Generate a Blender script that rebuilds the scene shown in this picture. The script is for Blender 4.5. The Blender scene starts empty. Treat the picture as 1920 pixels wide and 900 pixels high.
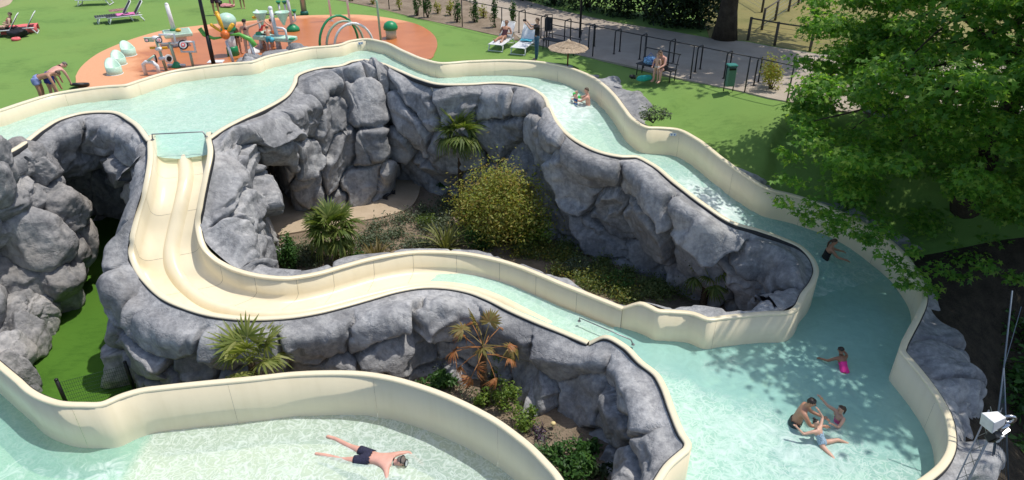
import bpy, math, random
import numpy as np
from mathutils import Vector, Matrix
from mathutils.geometry import tessellate_polygon

R = math.radians
scene = bpy.context.scene
COL = scene.collection

# ------------------------------------------------------------------ camera, sky, sun, exposure
FPX, PCX, PCY = 1300.0, 960.0, 450.0      # focal length and principal point for a 1920 x 900 frame
PITCH, CAMZ = R(30.0), 8.0                # drone 8 m above the lawn, looking 30 degrees down
cam_d = bpy.data.cameras.new('camera')
cam_d.sensor_width = 36.0
cam_d.lens = 36.0 * FPX / 1920.0
cam_d.clip_end = 2000.0
cam = bpy.data.objects.new('camera', cam_d)
COL.objects.link(cam)
cam.location = (0, 0, CAMZ)
cam.rotation_euler = (R(90) - PITCH, 0, 0)
scene.camera = cam

SUN_EL, SUN_AZ = R(69.0), R(17.0)          # azimuth from +X towards +Y
world = bpy.data.worlds.new('World')
scene.world = world
world.use_nodes = True
wn = world.node_tree.nodes
sky = wn.new('ShaderNodeTexSky')
sky.sky_type = 'NISHITA'
sky.sun_disc = False
sky.sun_elevation = SUN_EL
sky.sun_rotation = R(90) - SUN_AZ
sky.air_density = 1.0
sky.dust_density = 1.5
world.node_tree.links.new(sky.outputs[0], wn['Background'].inputs[0])
wn['Background'].inputs[1].default_value = 0.15

sun_d = bpy.data.lights.new('sun', 'SUN')
sun_d.energy = 3.3
sun_d.angle = R(0.55)
sun_d.color = (1.0, 0.955, 0.88)
sun = bpy.data.objects.new('sun', sun_d)
COL.objects.link(sun)
SUN_DIR = Vector((math.cos(SUN_EL) * math.cos(SUN_AZ), math.cos(SUN_EL) * math.sin(SUN_AZ), math.sin(SUN_EL)))
sun.rotation_euler = SUN_DIR.to_track_quat('Z', 'Y').to_euler()
sun.location = (20, 10, 40)

vs = scene.view_settings
vs.view_transform = 'Standard'
vs.look = 'None'
vs.exposure = 0.1
vs.gamma = 1.0
vs.use_curve_mapping = False
scene.render.engine = 'CYCLES'
scene.cycles.max_bounces = 5
scene.cycles.transparent_max_bounces = 12
scene.cycles.diffuse_bounces = 2
scene.cycles.use_denoising = True

# ------------------------------------------------------------------ survey helpers: a sighted direction and a height (or distance) give a place
CP, SP = math.cos(PITCH), math.sin(PITCH)
def ray(px, py):
    u, v = (px - PCX) / FPX, (py - PCY) / FPX
    return np.array((u, CP - v * SP, -(SP + v * CP)))
def P(px, py, z):
    d = ray(px, py)
    t = (z - CAMZ) / d[2]
    p = d * t
    return np.array((p[0], p[1], z))
def PY(px, py, y):
    d = ray(px, py)
    t = y / d[1]
    return np.array((d[0] * t, y, CAMZ + d[2] * t))
def proj(p):
    p = np.asarray(p, float)
    x, y, z = p[..., 0], p[..., 1], p[..., 2] - CAMZ
    dep = y * CP - z * SP
    return PCX + FPX * x / dep, PCY + FPX * (-z * CP - y * SP) / dep

# ------------------------------------------------------------------ numpy noise
_rng = np.random.RandomState(7)
_perm = np.concatenate([_rng.permutation(256)] * 3)
_grad = _rng.normal(size=(256, 3)); _grad /= np.linalg.norm(_grad, axis=1)[:, None]
def noise3(p):
    p = np.asarray(p, float)
    i = np.floor(p).astype(int); f = p - i
    u = f * f * f * (f * (f * 6 - 15) + 10)
    i &= 255
    out = 0
    for dx in (0, 1):
        wx = u[..., 0] if dx else 1 - u[..., 0]
        for dy in (0, 1):
            wy = u[..., 1] if dy else 1 - u[..., 1]
            for dz in (0, 1):
                wz = u[..., 2] if dz else 1 - u[..., 2]
                h = _perm[_perm[_perm[(i[..., 0] + dx) & 255] + ((i[..., 1] + dy) & 255)] + ((i[..., 2] + dz) & 255)]
                g = _grad[h]
                out = out + wx * wy * wz * (g[..., 0] * (f[..., 0] - dx) + g[..., 1] * (f[..., 1] - dy) + g[..., 2] * (f[..., 2] - dz))
    return out * 1.5
def fbm(p, octv=4, gain=0.5, lac=2.03):
    a, s, o = 1.0, 0, 0
    p = np.asarray(p, float)
    for k in range(octv):
        s = s + a * noise3(p + k * 17.3); p = p * lac; a *= gain
    return s
def sstep(a, b, x):
    t = np.clip((np.asarray(x, float) - a) / (b - a), 0, 1)
    return t * t * (3 - 2 * t)
def catmull(pts, n):
    """resample a control polyline (N x k) to n points, evenly in the control parameter's chord length"""
    pts = np.asarray(pts, float)
    N = len(pts)
    ext = np.vstack([2 * pts[0] - pts[1], pts, 2 * pts[-1] - pts[-2]])
    d = np.linalg.norm(np.diff(pts[:, :3], axis=0), axis=1) + 1e-6
    cum = np.concatenate([[0], np.cumsum(d)])
    s = np.linspace(0, cum[-1], n)
    k = np.clip(np.searchsorted(cum, s, side='right') - 1, 0, N - 2)
    t = ((s - cum[k]) / d[k])[:, None]
    p0, p1, p2, p3 = ext[k], ext[k + 1], ext[k + 2], ext[k + 3]
    # non-uniform tangents keep tight corners from looping
    dk = d[k][:, None]
    dm = d[np.clip(k - 1, 0, N - 2)][:, None]; dp = d[np.clip(k + 1, 0, N - 2)][:, None]
    m1 = dk * ((p1 - p0) / dm * dk + (p2 - p1) / dk * dm) / (dm + dk)
    m2 = dk * ((p2 - p1) / dk * dp + (p3 - p2) / dp * dk) / (dp + dk)
    t2, t3 = t * t, t * t * t
    return (2*t3-3*t2+1)*p1 + (t3-2*t2+t)*m1 + (-2*t3+3*t2)*p2 + (t3-t2)*m2
def inside(poly, xy):
    poly = np.asarray(poly)[:, :2]; x, y = xy[..., 0], xy[..., 1]
    c = np.zeros(x.shape, bool)
    n = len(poly); j = n - 1
    for i in range(n):
        xi, yi = poly[i]; xj, yj = poly[j]
        if yi != yj:
            c ^= ((yi > y) != (yj > y)) & (x < (xj - xi) * (y - yi) / (yj - yi) + xi)
        j = i
    return c
def seg_dist(line, xy):
    """distance to a polyline in plan, and the fractional index of the nearest point"""
    line = np.asarray(line)[:, :2]
    best = np.full(xy.shape[:-1], 1e9); idx = np.zeros(xy.shape[:-1])
    for i in range(len(line) - 1):
        a, b = line[i], line[i + 1]
        ab = b - a; L = ab @ ab + 1e-12
        t = np.clip(((xy - a) @ ab) / L, 0, 1)
        d = np.hypot(xy[..., 0] - a[0] - t * ab[0], xy[..., 1] - a[1] - t * ab[1])
        m = d < best
        best = np.where(m, d, best); idx = np.where(m, i + t, idx)
    return best, idx

# ------------------------------------------------------------------ objects
def tag(o, label=None, cat=None, group=None, kind=None):
    if label: o['label'] = label
    if cat: o['category'] = cat
    if group: o['group'] = group
    if kind: o['kind'] = kind
    return o
def thing(name, loc, label, cat, group=None):
    o = bpy.data.objects.new(name, None)
    o.empty_display_size = 0.1
    COL.objects.link(o)
    o.location = Vector([float(c) for c in loc])
    return tag(o, label, cat, group)
def root_loc(o):
    v = Vector((0, 0, 0))
    while o is not None:
        v += o.location; o = o.parent
    return v
def mesh(name, verts, faces):
    me = bpy.data.meshes.new(name)
    if isinstance(faces, np.ndarray) and faces.ndim == 2:
        nv, nf, k = len(verts), len(faces), faces.shape[1]
        me.vertices.add(nv); me.vertices.foreach_set('co', np.asarray(verts, np.float32).ravel())
        me.loops.add(nf * k); me.loops.foreach_set('vertex_index', faces.astype(np.int32).ravel())
        me.polygons.add(nf); me.polygons.foreach_set('loop_start', np.arange(0, nf * k, k, dtype=np.int32))
        me.polygons.foreach_set('loop_total', np.full(nf, k, np.int32))
        me.update(calc_edges=True); me.validate()
    else:
        me.from_pydata([tuple(map(float, v)) for v in verts], [], [tuple(int(i) for i in f) for f in faces])
        me.update()
    return me
def obj(name, verts, faces, mat, parent=None, smooth=True, world=True, attrs=None):
    """ONE mesh object; verts in world space unless world=False"""
    verts = np.asarray(verts, float)
    if parent is not None and world:
        l = root_loc(parent); verts = verts - np.array(l)
    me = mesh(name, verts, faces)
    if smooth: me.polygons.foreach_set('use_smooth', np.ones(len(me.polygons), bool))
    if mat is not None: me.materials.append(mat)
    if attrs:
        for k, a in attrs.items():
            at = me.attributes.new(k, 'FLOAT', 'POINT'); at.data.foreach_set('value', np.asarray(a, np.float32))
    o = bpy.data.objects.new(name, me)
    COL.objects.link(o)
    if parent is not None: o.parent = parent
    return o
def copy_tree(o, parent=None):
    c = o.copy(); COL.objects.link(c)
    if parent is not None: c.parent = parent
    for ch in o.children: copy_tree(ch, c)
    return c
def inst(src, name, loc, rot=(0, 0, 0), scale=1.0, parent=None):
    """a copy that shares src's mesh data; loc in the parent's space"""
    c = bpy.data.objects.new(name, src.data if hasattr(src, 'data') else src)
    COL.objects.link(c)
    c.parent = parent
    c.location = Vector([float(k) for k in loc]); c.rotation_euler = rot
    c.scale = (scale,) * 3 if not hasattr(scale, '__len__') else scale
    return c

class MB:
    """collects solids into one mesh"""
    def __init__(s): s.v = []; s.f = []
    def add(s, v, f):
        n = len(s.v); s.v += [tuple(map(float, p)) for p in v]; s.f += [tuple(int(i) + n for i in q) for q in f]; return s
    def box(s, c, d, rz=0.0, rx=0.0, bev=0.0, ry=0.0):
        x, y, z = d[0] / 2, d[1] / 2, d[2] / 2
        b = min(bev, x * .9, y * .9, z * .9)
        M = Matrix.Rotation(rz, 3, 'Z') @ Matrix.Rotation(ry, 3, 'Y') @ Matrix.Rotation(rx, 3, 'X')
        if b <= 0:
            vv = [(i, j, k) for k in (-z, z) for j in (-y, y) for i in (-x, x)]
            ff = [(0, 2, 3, 1), (4, 5, 7, 6), (0, 1, 5, 4), (2, 6, 7, 3), (0, 4, 6, 2), (1, 3, 7, 5)]
        else:
            def ring(rx_, ry_, zz): 
                return [(rx_-0, -ry_+b, zz), (rx_, ry_-b, zz), (rx_-b, ry_, zz), (-rx_+b, ry_, zz), (-rx_, ry_-b, zz), (-rx_, -ry_+b, zz), (-rx_+b, -ry_, zz), (rx_-b, -ry_, zz)]
            r0 = ring(x - b*.6, y - b*.6, -z); r1 = ring(x, y, -z + b); r2 = ring(x, y, z - b); r3 = ring(x - b*.6, y - b*.6, z)
            vv = r0 + r1 + r2 + r3
            ff = [tuple(range(7, -1, -1)), tuple(range(24, 32))]
            for q in range(3):
                for i in range(8):
                    ff.append((q*8+i, q*8+(i+1) % 8, q*8+8+(i+1) % 8, q*8+8+i))
        C = Vector([float(k) for k in c])
        return s.add([tuple(M @ Vector(p) + C) for p in vv], ff)
    def tube(s, pts, r, n=8, cap=True):
        pts = [Vector([float(k) for k in p]) for p in pts]
        rs = r if hasattr(r, '__len__') else [r] * len(pts)
        vv, ff = [], []
        t = (pts[1] - pts[0]).normalized()
        up = Vector((0, 0, 1)) if abs(t.z) < 0.9 else Vector((1, 0, 0))
        a = t.cross(up).normalized()
        for i, p in enumerate(pts):
            if i == 0: t = pts[1] - pts[0]
            elif i == len(pts) - 1: t = pts[-1] - pts[-2]
            else: t = (pts[i + 1] - p).normalized() + (p - pts[i - 1]).normalized()
            t.normalize()
            a = (a - t * a.dot(t)).normalized(); b = t.cross(a)
            for k in range(n):
                w = 2 * math.pi * k / n
                vv.append(p + (a * math.cos(w) + b * math.sin(w)) * rs[i])
        for i in range(len(pts) - 1):
            for k in range(n):
                ff.append((i*n+k, i*n+(k+1) % n, (i+1)*n+(k+1) % n, (i+1)*n+k))
        if cap:
            ff.append(tuple(range(n - 1, -1, -1))); ff.append(tuple((len(pts)-1)*n + k for k in range(n)))
        return s.add(vv, ff)
    def lathe(s, c, prof, n=20, ax=1.0, ay=1.0):
        """prof: (radius, z) pairs from the bottom up"""
        c = [float(k) for k in c]
        vv = [(c[0]+r*ax*math.cos(2*math.pi*k/n), c[1]+r*ay*math.sin(2*math.pi*k/n), c[2]+z) for r, z in prof for k in range(n)]
        ff = [(i*n+k, i*n+(k+1) % n, (i+1)*n+(k+1) % n, (i+1)*n+k) for i in range(len(prof)-1) for k in range(n)]
        ff.append(tuple(range(n-1, -1, -1))); ff.append(tuple((len(prof)-1)*n+k for k in range(n)))
        return s.add(vv, ff)
    def ball(s, c, r, n=12, m=8):
        r = r if hasattr(r, '__len__') else (r, r, r)
        vv, ff = [], []
        for i in range(m + 1):
            th = math.pi * i / m
            for k in range(n):
                ph = 2 * math.pi * k / n
                vv.append((c[0]+r[0]*math.sin(th)*math.cos(ph), c[1]+r[1]*math.sin(th)*math.sin(ph), c[2]+r[2]*math.cos(th)))
        for i in range(m):
            for k in range(n):
                ff.append((i*n+k, (i+1)*n+k, (i+1)*n+(k+1) % n, i*n+(k+1) % n))
        return s.add(vv, ff)
    def ring(s, c, r, tr, axis, n=20, m=6):
        ax = Vector(axis).normalized(); a = ax.orthogonal().normalized(); b = ax.cross(a)
        C = Vector([float(k) for k in c]); vv, ff = [], []
        for i in range(n):
            w = 2*math.pi*i/n; d = a*math.cos(w)+b*math.sin(w)
            for k in range(m):
                q = 2*math.pi*k/m
                vv.append(C + d*(r+tr*math.cos(q)) + ax*tr*math.sin(q))
        for i in range(n):
            for k in range(m):
                ff.append((i*m+k, ((i+1) % n)*m+k, ((i+1) % n)*m+(k+1) % m, i*m+(k+1) % m))
        return s.add(vv, ff)
    def disc(s, c, r, h, axis, n=16):
        ax = Vector(axis).normalized()
        C = Vector([float(k) for k in c])
        return s.tube([C - ax*h/2, C + ax*h/2], r, n)
    def build(s, name, mat, parent=None, smooth=False, world=True):
        o = obj(name, s.v, s.f, mat, parent, smooth, world)
        return o

# ------------------------------------------------------------------ materials
MATS = {}
def newmat(name):
    m = bpy.data.materials.new(name); m.use_nodes = True
    nt = m.node_tree; b = nt.nodes['Principled BSDF']
    return m, nt, b
def N(nt, t, **kw):
    n = nt.nodes.new('ShaderNode' + t)
    for k, v in kw.items():
        if k in n.inputs.keys(): n.inputs[k].default_value = v
        else: setattr(n, k, v)
    return n
def c4(c): return (c[0], c[1], c[2], 1.0)
def ramp(nt, fac, stops):
    r = nt.nodes.new('ShaderNodeValToRGB')
    el = r.color_ramp.elements
    while len(el) > 1: el.remove(el[-1])
    el[0].position = stops[0][0]; el[0].color = c4(stops[0][1])
    for p, c in stops[1:]:
        e = el.new(p); e.color = c4(c)
    nt.links.new(fac, r.inputs[0])
    return r.outputs[0]
def bump(nt, b, height, strength=0.3, dist=0.02):
    n = nt.nodes.new('ShaderNodeBump'); n.inputs['Strength'].default_value = strength; n.inputs['Distance'].default_value = dist
    nt.links.new(height, n.inputs['Height']); nt.links.new(n.outputs[0], b.inputs['Normal'])
    return n
def coords(nt): return N(nt, 'NewGeometry').outputs['Position']
def plain(name, col, rough=0.5, metal=0.0, var=0.10, scale=14.0, spec=0.5):
    """a paint, plastic, cloth or metal with slight wear variation"""
    if name in MATS: return MATS[name]
    m, nt, b = newmat(name)
    tc = N(nt, 'TexCoord')
    no = N(nt, 'TexNoise', Scale=scale, Detail=4.0); nt.links.new(tc.outputs['Object'], no.inputs['Vector'])
    lo = tuple(c * (1 - var) for c in col); hi = tuple(min(1, c * (1 + var)) for c in col)
    nt.links.new(ramp(nt, no.outputs['Fac'], [(0.3, lo), (0.7, hi)]), b.inputs['Base Color'])
    b.inputs['Roughness'].default_value = rough; b.inputs['Metallic'].default_value = metal
    b.inputs['Specular IOR Level'].default_value = spec
    MATS[name] = m
    return m
def rock_mat(name='painted_rock', lo=(.155, .156, .160), mid=(.275, .274, .276), hi=(.43, .424, .415), warm=0.0):
    if name in MATS: return MATS[name]
    m, nt, b = newmat(name); L = nt.links
    pos = coords(nt)
    n1 = N(nt, 'TexNoise', Scale=0.9, Detail=4.5, Roughness=0.68, Distortion=0.9); L.new(pos, n1.inputs['Vector'])
    n2 = N(nt, 'TexNoise', Scale=7.0, Detail=3.0, Roughness=0.7); L.new(pos, n2.inputs['Vector'])
    mx = N(nt, 'Mix', data_type='FLOAT'); mx.inputs[0].default_value = 0.38
    L.new(n1.outputs['Fac'], mx.inputs[2]); L.new(n2.outputs['Fac'], mx.inputs[3])
    col = ramp(nt, mx.outputs[0], [(0.30, lo), (0.47, mid), (0.60, hi), (0.74, tuple(c * 1.15 for c in hi))])
    # rusty brown wash here and there
    n3 = N(nt, 'TexNoise', Scale=0.35, Detail=2.0); L.new(pos, n3.inputs['Vector'])
    wf = N(nt, 'MapRange'); wf.inputs[1].default_value = 0.58 - warm; wf.inputs[2].default_value = 0.75 - warm; wf.inputs[4].default_value = 0.55
    L.new(n3.outputs['Fac'], wf.inputs[0])
    mc = N(nt, 'Mix', data_type='RGBA'); L.new(wf.outputs[0], mc.inputs[0]); L.new(col, mc.inputs[6]); mc.inputs[7].default_value = (.30, .265, .225, 1)
    # vertical water stains
    mp = N(nt, 'Mapping'); mp.inputs['Scale'].default_value = (5.0, 5.0, 0.5); L.new(pos, mp.inputs['Vector'])
    n4 = N(nt, 'TexNoise', Scale=1.0, Detail=3.0); L.new(mp.outputs[0], n4.inputs['Vector'])
    sf = N(nt, 'MapRange'); sf.inputs[1].default_value = 0.56; sf.inputs[2].default_value = 0.68; sf.inputs[4].default_value = 0.35
    L.new(n4.outputs['Fac'], sf.inputs[0])
    md = N(nt, 'Mix', data_type='RGBA'); L.new(sf.outputs[0], md.inputs[0]); L.new(mc.outputs[2], md.inputs[6]); md.inputs[7].default_value = (.085, .088, .10, 1)
    oi = N(nt, 'ObjectInfo'); hv = N(nt, 'HueSaturation'); vr = N(nt, 'MapRange'); vr.inputs[3].default_value = 0.82; vr.inputs[4].default_value = 1.16
    L.new(oi.outputs['Random'], vr.inputs[0]); L.new(vr.outputs[0], hv.inputs['Value']); L.new(md.outputs[2], hv.inputs['Color'])
    L.new(hv.outputs[0], b.inputs['Base Color'])
    b.inputs['Roughness'].default_value = 0.86
    b.inputs['Specular IOR Level'].default_value = 0.25
    # fine relief: trowel marks, hairline cracks
    vo = N(nt, 'TexVoronoi', feature='DISTANCE_TO_EDGE', Scale=1.35); 
    wv = N(nt, 'Mix', data_type='RGBA'); wv.inputs[0].default_value = 0.25; L.new(pos, wv.inputs[6]); L.new(n2.outputs['Color'], wv.inputs[7])
    L.new(wv.outputs[2], vo.inputs['Vector'])
    cr = N(nt, 'MapRange'); cr.inputs[1].default_value = 0.0; cr.inputs[2].default_value = 0.03; L.new(vo.outputs['Distance'], cr.inputs[0])
    n5 = N(nt, 'TexNoise', Scale=4.5, Detail=4.0, Roughness=0.72); L.new(pos, n5.inputs['Vector'])
    ad = N(nt, 'Math', operation='MULTIPLY_ADD'); L.new(cr.outputs[0], ad.inputs[0]); ad.inputs[1].default_value = 0.22; L.new(n5.outputs['Fac'], ad.inputs[2])
    bump(nt, b, ad.outputs[0], 0.5, 0.10)
    MATS[name] = m
    return m
def grass_mat(name, dark, light, streak=True):
    m, nt, b = newmat(name); L = nt.links
    pos = coords(nt)
    n1 = N(nt, 'TexNoise', Scale=0.45, Detail=5.0, Roughness=0.6); L.new(pos, n1.inputs['Vector'])
    n2 = N(nt, 'TexNoise', Scale=60.0, Detail=3.0); L.new(pos, n2.inputs['Vector'])
    mp = N(nt, 'Mapping'); mp.inputs['Scale'].default_value = (1.2, 3.0, 1.0); mp.inputs['Rotation'].default_value = (0, 0, 0.5); L.new(pos, mp.inputs['Vector'])
    n3 = N(nt, 'TexNoise', Scale=2.2, Detail=6.0, Roughness=0.7); L.new(mp.outputs[0], n3.inputs['Vector'])
    a = N(nt, 'Math', operation='MULTIPLY_ADD'); L.new(n2.outputs['Fac'], a.inputs[0]); a.inputs[1].default_value = 0.35; L.new(n1.outputs['Fac'], a.inputs[2])
    a2 = N(nt, 'Math', operation='MULTIPLY_ADD'); L.new(n3.outputs['Fac'], a2.inputs[0]); a2.inputs[1].default_value = 0.55; L.new(a.outputs[0], a2.inputs[2])
    n4 = N(nt, 'TexNoise', Scale=0.16, Detail=4.0, Roughness=0.6); L.new(pos, n4.inputs['Vector'])
    wf = N(nt, 'MapRange'); wf.inputs[1].default_value = 0.45; wf.inputs[2].default_value = 0.72; wf.inputs[4].default_value = 0.45; L.new(n4.outputs['Fac'], wf.inputs[0])
    wc = N(nt, 'Mix', data_type='RGBA'); L.new(wf.outputs[0], wc.inputs[0]); wc.inputs[7].default_value = c4((light[0] * 1.35, light[1] * 1.08, light[2] * 1.1))
    L.new(ramp(nt, a2.outputs[0], [(0.60, dark), (0.93, light)]), wc.inputs[6]); L.new(wc.outputs[2], b.inputs['Base Color'])
    b.inputs['Roughness'].default_value = 0.9; b.inputs['Specular IOR Level'].default_value = 0.2
    bump(nt, b, n2.outputs['Fac'], 0.6, 0.02)
    MATS[name] = m
    return m
def leaf_mat(name, cols, trans=0.35, rough=0.55, bright=1.0):
    if name in MATS: return MATS[name]
    m = bpy.data.materials.new(name); m.use_nodes = True
    nt = m.node_tree; nt.nodes.clear(); L = nt.links
    out = N(nt, 'OutputMaterial')
    g = N(nt, 'NewGeometry')
    k = len(cols)
    col = ramp(nt, g.outputs['Random Per Island'], [(i / max(1, k - 1), tuple(v * bright for v in c)) for i, c in enumerate(cols)])
    pb = N(nt, 'BsdfPrincipled'); pb.inputs['Roughness'].default_value = rough; pb.inputs['Specular IOR Level'].default_value = 0.35
    L.new(col, pb.inputs['Base Color'])
    tr = N(nt, 'BsdfTranslucent')
    mt = N(nt, 'Mix', data_type='RGBA', blend_type='MULTIPLY'); mt.inputs[0].default_value = 1.0; L.new(col, mt.inputs[6]); mt.inputs[7].default_value = (1.9, 1.9, 0.8, 1)
    L.new(mt.outputs[2], tr.inputs['Color'])
    mx = N(nt, 'MixShader'); mx.inputs[0].default_value = trans
    L.new(pb.outputs[0], mx.inputs[1]); L.new(tr.outputs[0], mx.inputs[2]); L.new(mx.outputs[0], out.inputs[0])
    MATS[name] = m
    return m
def ground_mat(name, lo, hi, scale=2.0, bstr=0.5, fine=40.0, rough=0.95):
    m, nt, b = newmat(name); L = nt.links
    pos = coords(nt)
    n1 = N(nt, 'TexNoise', Scale=scale, Detail=6.0, Roughness=0.65); L.new(pos, n1.inputs['Vector'])
    n2 = N(nt, 'TexNoise', Scale=fine, Detail=4.0, Roughness=0.7); L.new(pos, n2.inputs['Vector'])
    mx = N(nt, 'Mix', data_type='FLOAT'); mx.inputs[0].default_value = 0.4; L.new(n1.outputs['Fac'], mx.inputs[2]); L.new(n2.outputs['Fac'], mx.inputs[3])
    L.new(ramp(nt, mx.outputs[0], [(0.36, lo), (0.64, hi)]), b.inputs['Base Color'])
    b.inputs['Roughness'].default_value = rough; b.inputs['Specular IOR Level'].default_value = 0.2
    bump(nt, b, n2.outputs['Fac'], bstr, 0.03)
    MATS[name] = m
    return m
def fibreglass_mat(name='cream_fibreglass', col=(.82, .715, .50)):
    if name in MATS: return MATS[name]
    m, nt, b = newmat(name); L = nt.links
    pos = coords(nt)
    n1 = N(nt, 'TexNoise', Scale=0.8, Detail=5.0, Roughness=0.6); L.new(pos, n1.inputs['Vector'])
    mp = N(nt, 'Mapping'); mp.inputs['Scale'].default_value = (6, 6, 0.7); L.new(pos, mp.inputs['Vector'])
    n2 = N(nt, 'TexNoise', Scale=1.0, Detail=4.0); L.new(mp.outputs[0], n2.inputs['Vector'])
    mx = N(nt, 'Mix', data_type='FLOAT'); mx.inputs[0].default_value = 0.4; L.new(n1.outputs['Fac'], mx.inputs[2]); L.new(n2.outputs['Fac'], mx.inputs[3])
    L.new(ramp(nt, mx.outputs[0], [(0.28, (col[0] * .92, col[1] * .91, col[2] * .87)), (0.5, col), (0.75, tuple(min(.9, c * 1.05) for c in col))]), b.inputs['Base Color'])
    b.inputs['Roughness'].default_value = 0.34; b.inputs['Specular IOR Level'].default_value = 0.45
    bump(nt, b, n1.outputs['Fac'], 0.08, 0.02)
    MATS[name] = m
    return m
def water_mat(name, body=(.42, .74, .66), milk=0.42, tint=(.70, .93, .88), body2=None, tint2=None, ripple=7.0, net=0.0, bstr=0.26):
    """milky mint pool water: tinted see-through body, froth and painted light webs where the attributes say, sky gloss on a rippled surface"""
    m = bpy.data.materials.new(name); m.use_nodes = True
    nt = m.node_tree; nt.nodes.clear(); L = nt.links
    out = N(nt, 'OutputMaterial'); pos = coords(nt)
    at = N(nt, 'Attribute'); at.attribute_name = 'foam_light'
    n1 = N(nt, 'TexNoise', Scale=ripple, Detail=4.0, Roughness=0.55, Distortion=1.2); L.new(pos, n1.inputs['Vector'])
    n2 = N(nt, 'TexNoise', Scale=2.4, Detail=6.0, Roughness=0.65, Distortion=1.6); L.new(pos, n2.inputs['Vector'])
    # caustic light web painted white: thin warped filaments at two sizes
    def light_web(sc, wid, dist):
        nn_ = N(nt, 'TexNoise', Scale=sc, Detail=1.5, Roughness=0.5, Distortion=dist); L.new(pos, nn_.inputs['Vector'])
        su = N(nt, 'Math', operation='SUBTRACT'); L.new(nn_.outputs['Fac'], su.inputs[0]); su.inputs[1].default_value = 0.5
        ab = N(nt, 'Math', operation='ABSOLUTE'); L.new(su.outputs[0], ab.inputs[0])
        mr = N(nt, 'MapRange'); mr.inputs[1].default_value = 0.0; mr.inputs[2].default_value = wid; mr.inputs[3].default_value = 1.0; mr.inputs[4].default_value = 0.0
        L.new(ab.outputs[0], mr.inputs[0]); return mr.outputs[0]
    sA, sB = light_web(2.6, .05, 1.6), light_web(5.5, .07, 1.2)
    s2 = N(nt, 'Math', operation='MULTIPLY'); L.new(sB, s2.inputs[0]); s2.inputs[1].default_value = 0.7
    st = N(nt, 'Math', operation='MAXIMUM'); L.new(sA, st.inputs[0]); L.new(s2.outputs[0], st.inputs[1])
    # white amount: attribute pushes a noise threshold
    a1 = N(nt, 'Math', operation='ADD'); L.new(at.outputs['Fac'], a1.inputs[0]); L.new(n2.outputs['Fac'], a1.inputs[1])
    fm = N(nt, 'MapRange'); fm.inputs[1].default_value = 0.78; fm.inputs[2].default_value = 1.28; L.new(a1.outputs[0], fm.inputs[0])
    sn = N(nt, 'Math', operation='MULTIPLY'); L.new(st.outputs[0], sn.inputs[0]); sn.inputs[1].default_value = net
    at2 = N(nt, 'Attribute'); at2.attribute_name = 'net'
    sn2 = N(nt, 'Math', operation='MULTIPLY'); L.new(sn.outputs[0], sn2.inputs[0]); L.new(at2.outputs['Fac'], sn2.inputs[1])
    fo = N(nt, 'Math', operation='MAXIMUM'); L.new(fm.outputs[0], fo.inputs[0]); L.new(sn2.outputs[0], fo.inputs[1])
    bp = N(nt, 'Bump'); bp.inputs['Strength'].default_value = bstr; bp.inputs['Distance'].default_value = 0.05
    L.new(n1.outputs['Fac'], bp.inputs['Height'])
    body2, tint2 = body2 or body, tint2 or tint
    dp = N(nt, 'Attribute'); dp.attribute_name = 'deep'
    tm = N(nt, 'Mix', data_type='RGBA'); L.new(dp.outputs['Fac'], tm.inputs[0]); tm.inputs[6].default_value = c4(tint); tm.inputs[7].default_value = c4(tint2)
    tr = N(nt, 'BsdfTransparent'); L.new(tm.outputs[2], tr.inputs[0])
    df = N(nt, 'BsdfDiffuse'); L.new(bp.outputs[0], df.inputs['Normal'])
    bm_ = N(nt, 'Mix', data_type='RGBA'); L.new(dp.outputs['Fac'], bm_.inputs[0])
    for sl_, bd in ((6, body), (7, body2)): L.new(ramp(nt, n2.outputs['Fac'], [(0.3, tuple(c * .92 for c in bd)), (0.7, tuple(min(1, c * 1.07) for c in bd))]), bm_.inputs[sl_])
    L.new(bm_.outputs[2], df.inputs[0])
    mb = N(nt, 'MixShader'); mb.inputs[0].default_value = milk; L.new(tr.outputs[0], mb.inputs[1]); L.new(df.outputs[0], mb.inputs[2])
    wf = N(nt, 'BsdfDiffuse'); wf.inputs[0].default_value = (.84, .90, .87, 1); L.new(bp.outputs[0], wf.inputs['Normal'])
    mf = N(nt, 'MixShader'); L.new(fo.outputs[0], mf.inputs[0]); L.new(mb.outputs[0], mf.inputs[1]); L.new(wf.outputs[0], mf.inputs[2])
    fr = N(nt, 'Fresnel'); fr.inputs['IOR'].default_value = 1.33; L.new(bp.outputs[0], fr.inputs['Normal'])
    gl = N(nt, 'BsdfGlossy'); gl.inputs['Roughness'].default_value = 0.12; L.new(bp.outputs[0], gl.inputs['Normal'])
    mg = N(nt, 'MixShader'); L.new(fr.outputs[0], mg.inputs[0]); L.new(mf.outputs[0], mg.inputs[1]); L.new(gl.outputs[0], mg.inputs[2])
    L.new(mg.outputs[0], out.inputs[0])
    MATS[name] = m
    return m
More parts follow.
